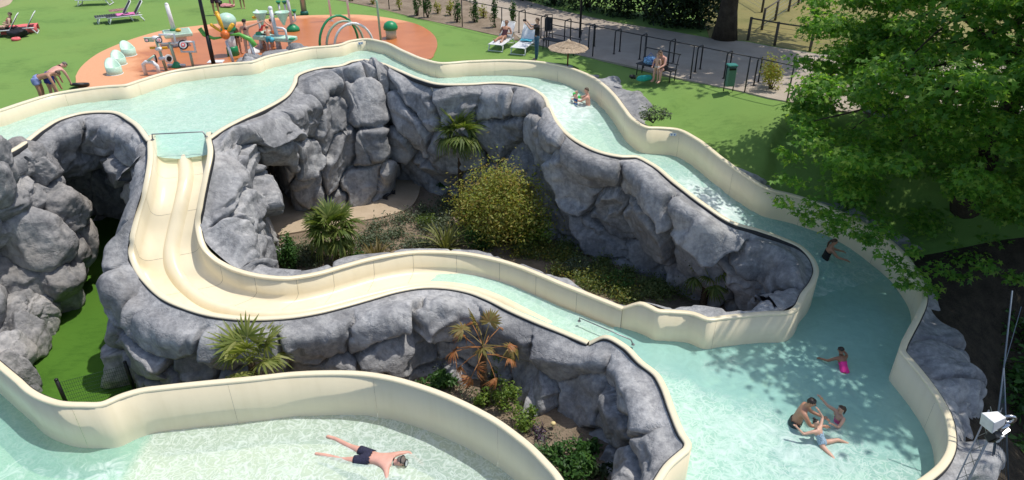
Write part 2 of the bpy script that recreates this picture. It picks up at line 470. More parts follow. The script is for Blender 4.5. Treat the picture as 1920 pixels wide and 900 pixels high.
# ================================================================== the river, the pools and the slide: surveyed rims
# station: outer rim (x, y), inner rim (x, y), rim height, water below the rim
RIV = [(-160,262,-120,360,.5,.5),(-60,225,-20,300,.5,.5),(0,207,26,276,.5,.5),(45,192,75,240,.5,.5),(100,176,107,222,.5,.5),(155,167,150,210,.5,.5),
 (200,162,209,207,.5,.5),(237,159,250,224,.5,.5),(262,151,285,262,.5,.5),(330,132,387,258,.5,.5),(375,125,415,239,.5,.5),(430,119,450,221,.5,.5),
 (475,115,490,203,.5,.5),(500,106,530,180,.5,.5),(540,97,548,155,.5,.5),(580,89,555,139,.5,.5),(620,86,600,125,.5,.5),(640,83,637,121,.5,.5),
 (660,76,655,114,.5,.5),(685,73,682,110,.5,.5),(710,77,710,115,.5,.5),(755,96,755,132,.5,.52),(792,111,792,147,.49,.55),(822,118,822,155,.48,.58),
 (880,115,870,156,.46,.6),(960,113,935,153,.42,.62),(1010,116,970,156,.35,.65),(1060,125,1000,164,.25,.7),(1100,140,1018,175,.1,.78),
 (1130,160,1032,197,0,.85),(1150,180,1045,222,-.1,.88),(1167,203,1060,242,-.2,.9),(1185,224,1090,265,-.3,.92),(1210,238,1130,283,-.4,.94),
 (1242,240,1165,290,-.45,.95),(1270,243,1195,291,-.5,.95),(1300,258,1225,305,-.6,.95),(1350,296,1272,342,-.8,.95),(1395,328,1325,382,-1.05,.95),
 (1440,354,1375,414,-1.3,.95),(1485,366,1425,429,-1.5,.94),(1535,382,1470,445,-1.7,.93),(1587,404,1505,461,-1.85,.92),(1635,430,1525,480,-2.0,1.0),
 (1680,465,1536,505,-2.1,1.0)]
POOL_O = [(1680,465,-2.1),(1710,503,-2.15),(1725,535,-2.2),(1727,560,-2.2),(1715,592,-2.2),(1700,620,-2.2),(1688,645,-2.2),(1686,655,-2.2),(1692,664,-2.2),
 (1702,675,-2.2),(1727,705,-2.2),(1755,745,-2.2),(1770,775,-2.2),(1777,805,-2.2),(1776,837,-2.2),(1760,866,-2.2),(1735,888,-2.2),(1700,910,-2.2),(1640,940,-2.2),(1560,985,-2.2)]
POOL_I1 = [(1536,505,-2.1),(1530,528,-2.15),(1512,553,-2.2),(1499,578,-2.2),(1490,585,-2.2),(1440,589,-2.2),(1360,597,-2.2),(1327,600,-2.2),(1300,590,-2.2),(1260,586,-2.2),
 (1232,584,-2.2),(1215,576,-2.2),(1200,570,-2.2),(1185,573,-2.32),(1167,579,-2.5)]
POOL_I2 = [(1105,639,-2.5),(1120,632,-2.36),(1135,627,-2.22),(1175,645,-2.2),(1207,676,-2.2),(1237,700,-2.2),(1250,722,-2.2),(1267,767,-2.2),(1285,810,-2.2),(1298,834,-2.2),
 (1296,842,-2.2),(1282,855,-2.2),(1260,875,-2.2),(1240,905,-2.2),(1210,950,-2.2),(1180,1000,-2.2)]
WATER_Z = -3.1
SL = [(291,250,388,246,-.12,.42),(285,264,387,260,.5,.66),(284,310,389,295,.4,.65),(275,355,380,337,.0,.65),(262,400,371,385,-.5,.65),(251,447,367,425,-.95,.65),
 (250,472,376,460,-1.25,.65),(260,500,395,482,-1.5,.65),(280,527,420,498,-1.65,.65),(312,555,450,510,-1.75,.65),(350,572,485,518,-1.85,.65),
 (400,586,530,522,-1.92,.65),(460,593,565,519,-2.0,.65),(530,591,605,511,-2.05,.65),(592,582,650,498,-2.1,.65),(642,570,690,487,-2.15,.65),
 (692,556,735,478,-2.2,.65),(742,542,780,473,-2.25,.65),(792,534,825,473,-2.3,.65),(835,535,870,476,-2.34,.66),(880,543,915,484,-2.38,.69),
 (920,558,960,496,-2.4,.73),(960,578,1000,511,-2.42,.77),(1010,600,1050,532,-2.45,.81),(1060,620,1110,556,-2.47,.84),(1105,639,1167,579,-2.5,.86)]
NEAR = [(-330,560),(-150,600),(-60,645),(0,694),(25,715),(50,737),(75,750),(110,760),(150,762),(192,760),(225,746),(262,735),(300,730),(375,722),(480,712),(542,705),(605,702),
 (680,704),(730,712),(780,726),(830,744),(880,767),(930,795),(960,817),(985,837),(1010,862),(1042,900),(1060,950),(1050,1020)]
NEAR_RIM, NEAR_WATER = -2.2, -3.4

rivO = np.array([P(a, b, z) for a, b, c, d, z, w in RIV]); rivI = np.array([P(c, d, z) for a, b, c, d, z, w in RIV])
rivD = np.array([s[5] for s in RIV]); rivF = rivD + .45 + .40 * sstep(36, 44, np.arange(len(RIV)))
poolO = np.array([P(*s) for s in POOL_O]); poolI1 = np.array([P(*s) for s in POOL_I1]); poolI2 = np.array([P(*s) for s in POOL_I2])
slN = np.array([P(a, b, z) for a, b, c, d, z, h in SL]); slF = np.array([P(c, d, z) for a, b, c, d, z, h in SL]); slH = np.array([s[5] for s in SL])
nearR = np.array([P(a, b, NEAR_RIM) for a, b in NEAR])

M_CREAM = fibreglass_mat()
M_SEAL = plain('black_edge_seal', (.015, .015, .016), 0.6)
M_ROCK = rock_mat()
M_ROCKW = rock_mat('sunbleached_rock', lo=(.15, .148, .15), mid=(.26, .256, .255), hi=(.40, .385, .37), warm=0.08)

def plan_normals(line, side):
    t = np.gradient(line[:, :2], axis=0); t /= np.linalg.norm(t, axis=1)[:, None] + 1e-9
    return side * np.stack([-t[:, 1], t[:, 0]], 1)
def strip(line, nrm, prof):
    """sweep a profile of (outward offset, z) columns, each scalar or per-sample, along a rim line"""
    n = len(line); k = len(prof)
    V = np.zeros((n, k, 3))
    for j, (o, z) in enumerate(prof):
        V[:, j, :2] = line[:, :2] + nrm * np.broadcast_to(np.asarray(o, float), (n,))[:, None]
        V[:, j, 2] = line[:, 2] + z
    return V
def grid_faces(n, k, flip=False):
    i, j = np.meshgrid(np.arange(n - 1), np.arange(k - 1), indexing='ij')
    a = (i * k + j).ravel()
    f = np.stack([a, a + k, a + k + 1, a + 1], 1)
    return f[:, ::-1] if flip else f
def resamp(line, step=0.12):
    L = np.linalg.norm(np.diff(line[:, :3], axis=0), axis=1).sum()
    return catmull(line, max(4, int(L / step)))
def wall(parent, line, depth, side, panel=2.4, flip=False):
    """fibreglass wall: panels, rounded rim lip, black seal; depth per control point; side=+1 when outward is left of travel"""
    full = resamp(np.column_stack([line, depth]))
    nrm = plan_normals(full[:, :3], side); h = full[:, 3]; ln = full[:, :3]
    fl = side < 0
    lip = strip(ln, nrm, [(.15, -.13), (.15, -.02), (.13, .004), (.02, .004), (.0, -.018), (.0, -.05)])
    obj('rim', lip.reshape(-1, 3), grid_faces(len(ln), 6, fl), M_CREAM, parent)
    seal = strip(ln, nrm, [(.172, -.16), (.172, -.035), (.152, -.03), (.152, -.16)])
    obj('edge_seal', seal.reshape(-1, 3), grid_faces(len(ln), 4, fl), M_SEAL, parent)
    seg = np.concatenate([[0], np.cumsum(np.linalg.norm(np.diff(ln, axis=0), axis=1))])
    m = max(1, int(seg[-1] / panel)); cuts = np.linspace(0, len(ln) - 1, m + 1).astype(int)
    for a, b in zip(cuts[:-1], cuts[1:]):
        if b - a < 2: continue
        sl_ = slice(a, b + 1)
        l2 = ln[sl_].copy(); n2 = nrm[sl_]; h2 = h[sl_]
        t = l2[1] - l2[0]; l2[0] += t / np.linalg.norm(t) * .005
        V = strip(l2, n2, [(.12, -.3), (.12, -.046), (.004, -.046), (.004, -h2 * .5), (-.03, -h2 + .22), (-.09, -h2 + .07), (-.26, -h2)])
        obj('wall_panel', V.reshape(-1, 3), grid_faces(len(l2), 7, fl), M_CREAM, parent)

def ladder(A, B, k, za=None):
    """grid between two sampled lines"""
    u = np.linspace(0, 1, k)[None, :, None]
    return A[:, None, :] * (1 - u) + B[:, None, :] * u
riv = thing('lazy_river', rivO[20] * [1, 1, 0] + [0, 0, -.6], 'cream fibreglass wild water river curving round the planted pit into the right pool', 'water slide')
od = np.concatenate([rivF, np.full(len(POOL_O) - 1, 1.8)])
wall(riv, np.vstack([rivO, poolO[1:]]), od, +1)
wall(riv, rivI[:9], rivF[:9], -1)
wall(riv, np.vstack([rivI[9:], poolI1[1:]]), np.concatenate([rivF[9:], np.full(len(POOL_I1) - 1, 1.8)]), -1)
wall(riv, poolI2, np.full(len(POOL_I2), 1.8), -1)
mid = np.column_stack([(rivO + rivI) / 2, rivO, rivI, rivD, rivF])
rs = catmull(mid, 420)
RO, RI, RD, RF = rs[:, 3:6], rs[:, 6:9], rs[:, 9], rs[:, 10]
fl_ = ladder(RO, RI, 12); fl_[:, :, 2] -= RF[:, None]
obj('channel_floor', fl_.reshape(-1, 3), grid_faces(len(RO), 12), M_CREAM, riv)
pool_poly = np.vstack([resamp(poolO), resamp(poolI2)[::-1], resamp(poolI1)[::-1]])
def grid_in(poly, step, z, dil=0.1):
    lo, hi = poly[:, :2].min(0) - .3, poly[:, :2].max(0) + .3
    xs, ys = np.arange(lo[0], hi[0], step), np.arange(lo[1], hi[1], step)
    X, Y = np.meshgrid(xs, ys, indexing='ij'); xy = np.stack([X, Y], -1)
    c = xy[:-1, :-1] + step / 2
    keep = inside(poly, c)
    if dil > 0: keep |= seg_dist(np.vstack([poly, poly[:1]]), c)[0] < dil
    F = grid_faces(len(xs), len(ys))[keep.ravel()]
    used = np.unique(F); mp = -np.ones(len(xs) * len(ys), int); mp[used] = np.arange(len(used))
    V = np.column_stack([xy.reshape(-1, 2)[used], np.full(len(used), z)])
    return V, mp[F]
V, Fc = grid_in(pool_poly, .2, WATER_Z - .85, .12)
obj('pool_floor', V, Fc, M_CREAM, riv)

# ---------------------------------------------------------------- water sheets
def chop(V, amp, sc):
    return V[:, 2] + amp * fbm(np.column_stack([V[:, :2] * sc, np.full(len(V), 3.3)]), 3)
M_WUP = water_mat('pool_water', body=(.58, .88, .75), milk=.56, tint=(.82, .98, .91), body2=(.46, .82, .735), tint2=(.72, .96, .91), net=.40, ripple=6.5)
M_WPOOL = M_WUP
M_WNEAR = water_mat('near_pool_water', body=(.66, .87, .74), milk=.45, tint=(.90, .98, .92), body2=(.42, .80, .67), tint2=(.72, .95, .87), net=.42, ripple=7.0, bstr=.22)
wl = ladder(RO + 0, RI, 30); wl[:, :, 2] -= (RD[:, None])
V = wl.reshape(-1, 3)
s_idx = np.repeat(np.linspace(0, len(RIV) - 1, len(RO)), 30)
cumS = np.concatenate([[0], np.cumsum(np.linalg.norm(np.diff(mid[:, :3], axis=0), axis=1))])
s_idx = np.interp(np.linspace(0, cumS[-1], len(RO)), cumS, np.arange(len(RIV))).repeat(30)
u_idx = np.tile(np.linspace(0, 1, 30), len(RO))
rap = np.exp(-((s_idx - 28.0) / 2.3) ** 2) * .52 + np.exp(-((s_idx - 37.5) / 1.6) ** 2) * .62 + np.exp(-((s_idx - 43.8) / 1.6) ** 2) * .26 + np.exp(-((s_idx - 3) / 2.5) ** 2) * .18
foam_light = rap * (1 - .45 * sstep(.35, 0.0, u_idx)) + .05
V[:, 2] = chop(V, .02, 2.2) + .05 * rap * fbm(V * 5.0, 2)
o = obj('river_water', V, grid_faces(len(RO), 30, True), M_WUP, attrs={'foam_light': foam_light, 'net': np.full(len(V), .5), 'deep': sstep(31, 42, s_idx)})
tag(o, 'pale mint water with white rapids running down the upper river', 'water', kind='structure')
V, Fc = grid_in(pool_poly, .11, WATER_Z, .1)
px, py = proj(V)
V[:, 2] = chop(V, .018, 1.8)
spots = [(1590,495,.30,80,18),(1545,505,.36,50,16),(1655,525,.35,14,8),(1580,590,.30,14,9),(1600,535,.25,18,10),(1300,720,.1,60,25),(1545,800,.16,90,60),(1420,780,.12,100,60),(1185,620,.2,30,12)]
foam_light = np.zeros(len(V))
for cx_, cy_, a, sx, sy in spots:
    c = P(cx_, cy_, WATER_Z); e = P(cx_ + sx, cy_, WATER_Z)[0] - c[0]; e2 = c[1] - P(cx_, cy_ + sy, WATER_Z)[1]
    foam_light = np.maximum(foam_light, a * np.exp(-((V[:, 0] - c[0]) / e) ** 2 - ((V[:, 1] - c[1]) / e2) ** 2))
# sunlit half of the pool: light web and paleness painted into the colour
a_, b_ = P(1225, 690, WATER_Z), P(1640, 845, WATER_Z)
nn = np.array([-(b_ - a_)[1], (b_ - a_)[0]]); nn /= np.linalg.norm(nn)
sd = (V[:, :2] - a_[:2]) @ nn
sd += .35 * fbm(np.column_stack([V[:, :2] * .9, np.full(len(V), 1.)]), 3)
foam_light = foam_light + .31 * sstep(.4, -.8, sd)
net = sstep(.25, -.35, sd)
o = obj('pool_water', V, Fc, M_WPOOL, attrs={'foam_light': foam_light, 'net': net, 'deep': 1 - .35 * net})  # deep is lowered by net to paint the sunlit half paler
tag(o, 'teal water of the large pool at the right, rippling and foaming, with sunlight painted pale towards the front', 'water', kind='structure')

# ---------------------------------------------------------------- the slide
slide = thing('body_slide', slN[12] * [1, 1, 0] + [0, 0, -3.0], 'cream twin lane body slide dropping from the upper pool and curving right', 'water slide')
SLD = catmull(np.column_stack([(slN + slF) / 2, slN, slF, slH]), 330)
sN, sF, sH = SLD[:, 3:6], SLD[:, 6:9], SLD[:, 9]
def slide_section(i0, i1, us, lift=0.0):
    out = np.zeros((i1 - i0, len(us), 3))
    for q, i in enumerate(range(i0, i1)):
        W = np.linalg.norm((sF[i] - sN[i])[:2]); h = sH[i]
        for j, u in enumerate(us):
            e = min(u, 1 - u) * W; r = .26
            if e < r: zz = -h + r - math.sqrt(max(0, r * r - (r - e) ** 2)) if e > .012 else None
            else: zz = -h
            p = sN[i] * (1 - u) + sF[i] * u
            out[q, j, :2] = p[:2]; out[q, j, 2] = p[2] + (zz if zz is not None else -.03)
            if e <= .012: out[q, j, 2] = p[2] - .03
    return out
us = np.concatenate([[0.0, .004], np.linspace(.012, .13, 9), np.linspace(.17, .83, 10), np.linspace(.87, .988, 9), [.996, 1.0]])
cuts = np.linspace(0, 330, 17).astype(int)
for a, b in zip(cuts[:-1], cuts[1:]):
    sec = slide_section(a, min(b + 1, 330), us)
    t = sec[1] - sec[0]; sec[0] += t / (np.linalg.norm(t, axis=1)[:, None] + 1e-9) * .007
    obj('slide_panel', sec.reshape(-1, 3), grid_faces(sec.shape[0], len(us), True), M_CREAM, slide)
for ln, sgn in ((sN, -1), (sF, +1)):
    ln = ln[8:]
    nrm = plan_normals(ln, sgn)
    lip = strip(ln, nrm, [(.13, -.13), (.13, -.02), (.11, .004), (-.005, .004), (-.02, -.012), (-.02, -.06)])
    obj('rim', lip.reshape(-1, 3), grid_faces(len(ln), 6, sgn < 0), M_CREAM, slide)
    seal = strip(ln, nrm, [(.152, -.16), (.152, -.035), (.132, -.03), (.132, -.16)])
    obj('edge_seal', seal.reshape(-1, 3), grid_faces(len(ln), 4, sgn < 0), M_SEAL, slide)
# divider between the two lanes
dv = []
dl = np.linspace(-1, 1, 13)
for i in range(22, 330):
    c = sN[i] * .5 + sF[i] * .5; ac = (sF[i] - sN[i]); ac[2] = 0; W = np.linalg.norm(ac); ac /= W
    rise = .17 * sstep(22, 36, i) * (1 - .1 * sstep(300, 329, i))
    row = []
    for d in dl:
        hgt = rise * (1 - abs(d) ** 2.6)
        row.append(c + ac * d * .21 + np.array((0, 0, -sH[i] + hgt - .004)))
    dv.append(row)
dv = np.array(dv)
obj('lane_divider', dv.reshape(-1, 3), grid_faces(dv.shape[0], 13, True), M_CREAM, slide)
# water in the slide: a sheet over the sill at the top, a stream in the lower run
def slide_water(i0, i1, lev, name, label, fo, dp=0.0):
    k = 22; A = sN[i0:i1] * .93 + sF[i0:i1] * .07; B = sN[i0:i1] * .07 + sF[i0:i1] * .93
    g = ladder(A, B, k)
    base = np.array([(sN[i, 2] + sF[i, 2]) / 2 - sH[i] for i in range(i0, i1)])
    g[:, :, 2] = (base + lev(np.arange(i0, i1)))[:, None]
    V = g.reshape(-1, 3); V[:, 2] = chop(V, .012, 3.0)
    o = obj(name, V, grid_faces(i1 - i0, k), M_WUP, attrs={'foam_light': np.full(len(V), fo), 'net': np.full(len(V), .6), 'deep': np.full(len(V), dp)})
    return tag(o, label, 'water', kind='structure')
bz = np.array([(sN[i, 2] + sF[i, 2]) / 2 - sH[i] for i in range(330)])
slide_water(2, 34, lambda i: np.maximum(.008, np.minimum(-bz[i] - .004, .6)) * sstep(36, 30, i) + .004, 'slide_sill_water', 'thin sheet of mint water spilling over the slide sill under the bar', .05)
slide_water(232, 330, lambda i: np.clip(np.interp(i, [232, 250, 300, 329], [-.02, .05, .16, .255]), -.05, .3), 'slide_stream_water', 'shallow mint water streaming along the lower run of the slide', .18, .05)

# ---------------------------------------------------------------- the near pool
near = thing('near_pool', nearR[16] * [1, 1, 0] + [0, 0, -4.2], 'large cream walled pool in the foreground with the snorkelling swimmer', 'pool')
wall(near, nearR, np.full(len(nearR), 1.95), +1, 3.0)
nr = resamp(nearR)
near_poly = np.vstack([nr, [[nr[-1][0] - .5, 5.5, 0], [-14, 5.5, 0]]])
V, Fc = grid_in(near_poly, .2, NEAR_WATER - .72, .12)
obj('pool_floor', V, Fc, M_CREAM, near)
V, Fc = grid_in(near_poly, .12, NEAR_WATER, .1)
V[:, 2] = chop(V, .02, 1.6)
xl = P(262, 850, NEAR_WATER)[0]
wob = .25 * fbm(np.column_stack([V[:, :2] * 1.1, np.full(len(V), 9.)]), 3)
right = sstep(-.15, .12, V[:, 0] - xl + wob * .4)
foam_light = .17 * right + (1 - right) * .30 * sstep(10.8, 10.1, V[:, 1] + wob)
foam_light = foam_light + .14 * (1 - right) * sstep(1.2, .1, np.abs(V[:, 0] - xl))
o = obj('near_pool_water', V, Fc, M_WNEAR, attrs={'foam_light': foam_light, 'net': .25 + .75 * right, 'deep': 1 - right})  # net paints the light web, strongest on the right
tag(o, 'pale sunlit water of the foreground pool, foaming white with a painted light web on the right', 'water', kind='structure')

# ================================================================== ground
rimline = np.vstack([rivO, poolO[1:]])
rimdense = resamp(rimline, .3)
rim_par = np.interp(np.linspace(0, 1, len(rimdense)), np.linspace(0, 1, len(rimdense)), np.arange(len(rimdense)))
basin = np.vstack([rimline, [[rimline[-1][0], -30, 0], [-80, -30, 0], [-80, 16.5, 0], [rimline[0][0] - 6, 17.5, 0]]])
def terrain(xy):
    xy = np.asarray(xy, float)
    d, ix = seg_dist(rimdense[::2], xy)
    rz = np.interp(ix, np.arange(len(rimdense[::2])), rimdense[::2][:, 2])
    off = np.interp(rz, [-2.2, -.2, .3, .5], [.45, .28, .3, .5])
    x, y = xy[..., 0], xy[..., 1]
    far = -1.75 * sstep(22.0, 17.0, y) * sstep(3.0, 8.0, x) - 2.9 * sstep(17.5, 14.0, y) * sstep(8.5, 10.5, x)
    w = sstep(0.0, 4.2, d)
    return (rz - off) * (1 - w) + far * w
step = .2
xs, ys = np.arange(-48, 40, step), np.arange(7, 64, step)
X, Y = np.meshgrid(xs, ys, indexing='ij'); xy = np.stack([X, Y], -1)
cen = xy[:-1, :-1] + step / 2
keep = ~inside(basin, cen) & (seg_dist(rimdense, cen)[0] > .19)
Z = terrain(xy)
Vg = np.column_stack([xy.reshape(-1, 2), Z.ravel()])
Vg[:, 2] += .02 * fbm(np.column_stack([Vg[:, :2] * .5, np.zeros(len(Vg))]), 2)
Fg = grid_faces(len(xs), len(ys))
wood = ((cen[..., 1] < 17.2) & (cen[..., 0] > 9)).ravel()
def sub(F, name, mat, label, **kw):
    used = np.unique(F); mp = -np.ones(len(Vg), int); mp[used] = np.arange(len(used))
    o = obj(name, Vg[used], mp[F], mat); return tag(o, label, kind='structure')
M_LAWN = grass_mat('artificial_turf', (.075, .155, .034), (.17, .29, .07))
M_TURF2 = grass_mat('sunken_turf', (.035, .10, .010), (.075, .18, .02))  # deeper green turf of the sunken strip
M_WOODF = ground_mat('leaf_litter', (.02, .016, .012), (.07, .055, .038), 3.0, 1.0, 22.0)
sub(Fg[keep.ravel() & ~wood], 'lawn', M_LAWN, 'bright green artificial lawn behind the river')
sub(Fg[keep.ravel() & wood], 'woodland_floor', M_WOODF, 'dark shaded woodland floor at the right')
M_SOIL = ground_mat('planting_soil', (.16, .12, .08), (.33, .26, .19), 1.3, 1.0, 30.0)
M_SAND = ground_mat('sandy_path', (.40, .31, .21), (.54, .435, .315), 1.5, .35, 60.0)
M_PAVE = ground_mat('beige_path', (.34, .285, .225), (.455, .39, .32), .9, .3, 50.0)
o = obj('ground', [(-900, -900, -7), (900, -900, -7), (900, 900, -7), (-900, 900, -7)], [(0, 1, 2, 3)], M_WOODF, smooth=False)
tag(o, kind='structure')
def pit_z(x, y): return -4.2 - .3 * sstep(-2, 7, x) * sstep(24, 19, y) + .25 * sstep(19.5, 17.5, y) * sstep(-1, 1.5, x) * sstep(6, 4, x)
def sheet(name, x0, x1, y0, y1, zf, mat, step=.25, amp=.05):
    xs, ys = np.arange(x0, x1, step), np.arange(y0, y1, step)
    X, Y = np.meshgrid(xs, ys, indexing='ij')
    Z = zf(X, Y) + amp * fbm(np.stack([X * .9, Y * .9, X * 0], -1), 4)
    o = obj(name, np.stack([X, Y, Z], -1).reshape(-1, 3), grid_faces(len(xs), len(ys)), mat)
    return tag(o, kind='structure')
sheet('pit_soil', -9.9, 9.5, 15.0, 29, lambda x, y: pit_z(x, y) - .03, M_SOIL, amp=.045)
def front_z(x, y): return -4.42 + 0 * x
sheet('planter_soil', -8.3, 4.2, 7.5, 16.4, front_z, M_SOIL, amp=.08)
def turf_z(x, y): return -4.6 + 0 * x
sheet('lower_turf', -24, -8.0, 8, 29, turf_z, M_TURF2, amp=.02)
def slab(name, poly, mat, z=0.012, zf=None, thick=.05, parent=None):
    """a flat laid surface with its own thickness"""
    top = [(p[0], p[1], (zf(p[0], p[1]) if zf else 0) + z) for p in poly]
    n = len(top)
    tris = tessellate_polygon([[Vector(p) for p in top]])
    V = top + [(p[0], p[1], p[2] - thick) for p in top]
    a = sum(top[i][0]*top[(i+1) % n][1] - top[(i+1) % n][0]*top[i][1] for i in range(n))
    F = []
    for t in tris:
        q = [top[i] for i in t]; ar = (q[1][0]-q[0][0])*(q[2][1]-q[0][1]) - (q[2][0]-q[0][0])*(q[1][1]-q[0][1])
        F.append(tuple(t) if ar > 0 else tuple(t)[::-1])
    for i in range(n):
        j = (i + 1) % n
        F.append((i, n+i, n+j, j) if a < 0 else (j, n+j, n+i, i))
    o = obj(name, V, F, mat, parent, smooth=False)
    return o
path_px = [(505,352),(505,395),(506,444),(520,442),(580,432),(675,415),(730,404),(765,392),(782,372),(789,350),(795,325),(760,322),(720,325),(640,360),(560,360)]
sm = catmull(np.array([P(a, b, -4.2) for a, b in path_px]), 60)
tag(slab('sandy_path', sm, M_SAND, z=.03, zf=pit_z, thick=.2), kind='structure')
# splash pad
def pad_mat():
    m, nt, b = newmat('rubber_splash_pad'); L = nt.links; pos = coords(nt)
    n1 = N(nt, 'TexNoise', Scale=.55, Detail=5.0, Roughness=.6, Distortion=.8); L.new(pos, n1.inputs['Vector'])
    n2 = N(nt, 'TexNoise', Scale=45.0, Detail=3.0); L.new(pos, n2.inputs['Vector'])
    sx = N(nt, 'SeparateXYZ'); L.new(pos, sx.inputs[0])
    # the rim nearest the lawn on the left and the far right corner have dried out
    def dist(cx_, cy_, rx_, ry_):
        mp = N(nt, 'Mapping'); mp.inputs['Location'].default_value = (-cx_ / rx_, -cy_ / ry_, 0); mp.inputs['Scale'].default_value = (1 / rx_, 1 / ry_, 0); L.new(pos, mp.inputs['Vector'])
        ln = N(nt, 'VectorMath', operation='LENGTH'); L.new(mp.outputs[0], ln.inputs[0]); return ln.outputs['Value']
    d1 = dist(-9.2, 30.6, 6.6, 5.9)
    ad = N(nt, 'Math', operation='MULTIPLY_ADD'); L.new(n1.outputs['Fac'], ad.inputs[0]); ad.inputs[1].default_value = .42; L.new(d1, ad.inputs[2])
    mr = N(nt, 'MapRange'); mr.inputs[1].default_value = 1.22; mr.inputs[2].default_value = 1.30; L.new(ad.outputs[0], mr.inputs[0])
    wet = ramp(nt, n1.outputs['Fac'], [(.3, (.46, .145, .04)), (.7, (.57, .195, .06))]); 
    dry = ramp(nt, n2.outputs['Fac'], [(.3, (.64, .30, .15)), (.7, (.72, .37, .20))])
    mc = N(nt, 'Mix', data_type='RGBA'); L.new(mr.outputs[0], mc.inputs[0]); L.new(wet, mc.inputs[6]); L.new(dry, mc.inputs[7])
    L.new(mc.outputs[2], b.inputs['Base Color'])
    rr = N(nt, 'MapRange'); rr.inputs[3].default_value = .38; rr.inputs[4].default_value = .85; L.new(mr.outputs[0], rr.inputs[0]); L.new(rr.outputs[0], b.inputs['Roughness'])
    bump(nt, b, n2.outputs['Fac'], .2, .01)
    return m
pad_px = [(142,145),(150,130),(165,115),(187,100),(220,85),(262,70),(312,57),(375,49),(480,39),(555,31),(617,29),(680,29),(730,35),(780,46),(805,59),(817,72),(820,85),(815,100),(806,112),(762,109),(700,86),(640,93),(590,102),(530,112),(470,128),(375,138),(300,152),(240,172),(180,178),(150,168)]
pad_poly = catmull(np.array([P(a, b, 0) for a, b in pad_px + pad_px[:1]]), 110)[:-1]
tag(slab('splash_pad', pad_poly, pad_mat(), z=.035, thick=.1), kind='structure')
# public path, planting bed and rough field behind the fence
pth = [(985,80),(1017,87),(1085,104),(1190,126),(1270,147),(1400,174),(1440,184),(1560,208),(1720,220),(1950,222),(1950,120),(1720,112),(1540,103),(1440,87),(1400,79),(1340,74),(1250,58),(1150,42),(1050,20),(960,-6),(900,-20),(840,-20),(900,15),(955,45),(965,65)]
tag(slab('public_path', [P(a, b, 0) for a, b in pth], M_PAVE, z=.025, zf=lambda x, y: float(terrain(np.array([[x, y]]))[0]) if False else 0, thick=.08), kind='structure')
bed = [(560,-14),(630,0),(705,15),(780,34),(855,50),(937,68),(980,79),(962,62),(950,42),(895,13),(835,-22),(700,-30)]
tag(slab('planting_bed', [P(a, b, 0) for a, b in bed], M_SOIL, z=.02, thick=.08), kind='structure')
M_FIELD = grass_mat('rough_grass', (.095, .11, .03), (.22, .20, .075))
fld = [(1330,72),(1400,77),(1440,85),(1540,101),(1720,110),(1950,118),(1950,-25),(1700,-30),(1300,-30)]
tag(slab('rough_field', [P(a, b, 0) for a, b in fld], M_FIELD, z=.018, thick=.08), kind='structure')
sp = catmull(np.array([P(a, b, 0) for a, b in [(-40,15),(-10,17),(10,12),(22,4),(15,-6),(-20,-8),(-40,15)]]), 24)[:-1]
tag(slab('sand_circle', sp, M_SAND, z=.02), kind='structure')

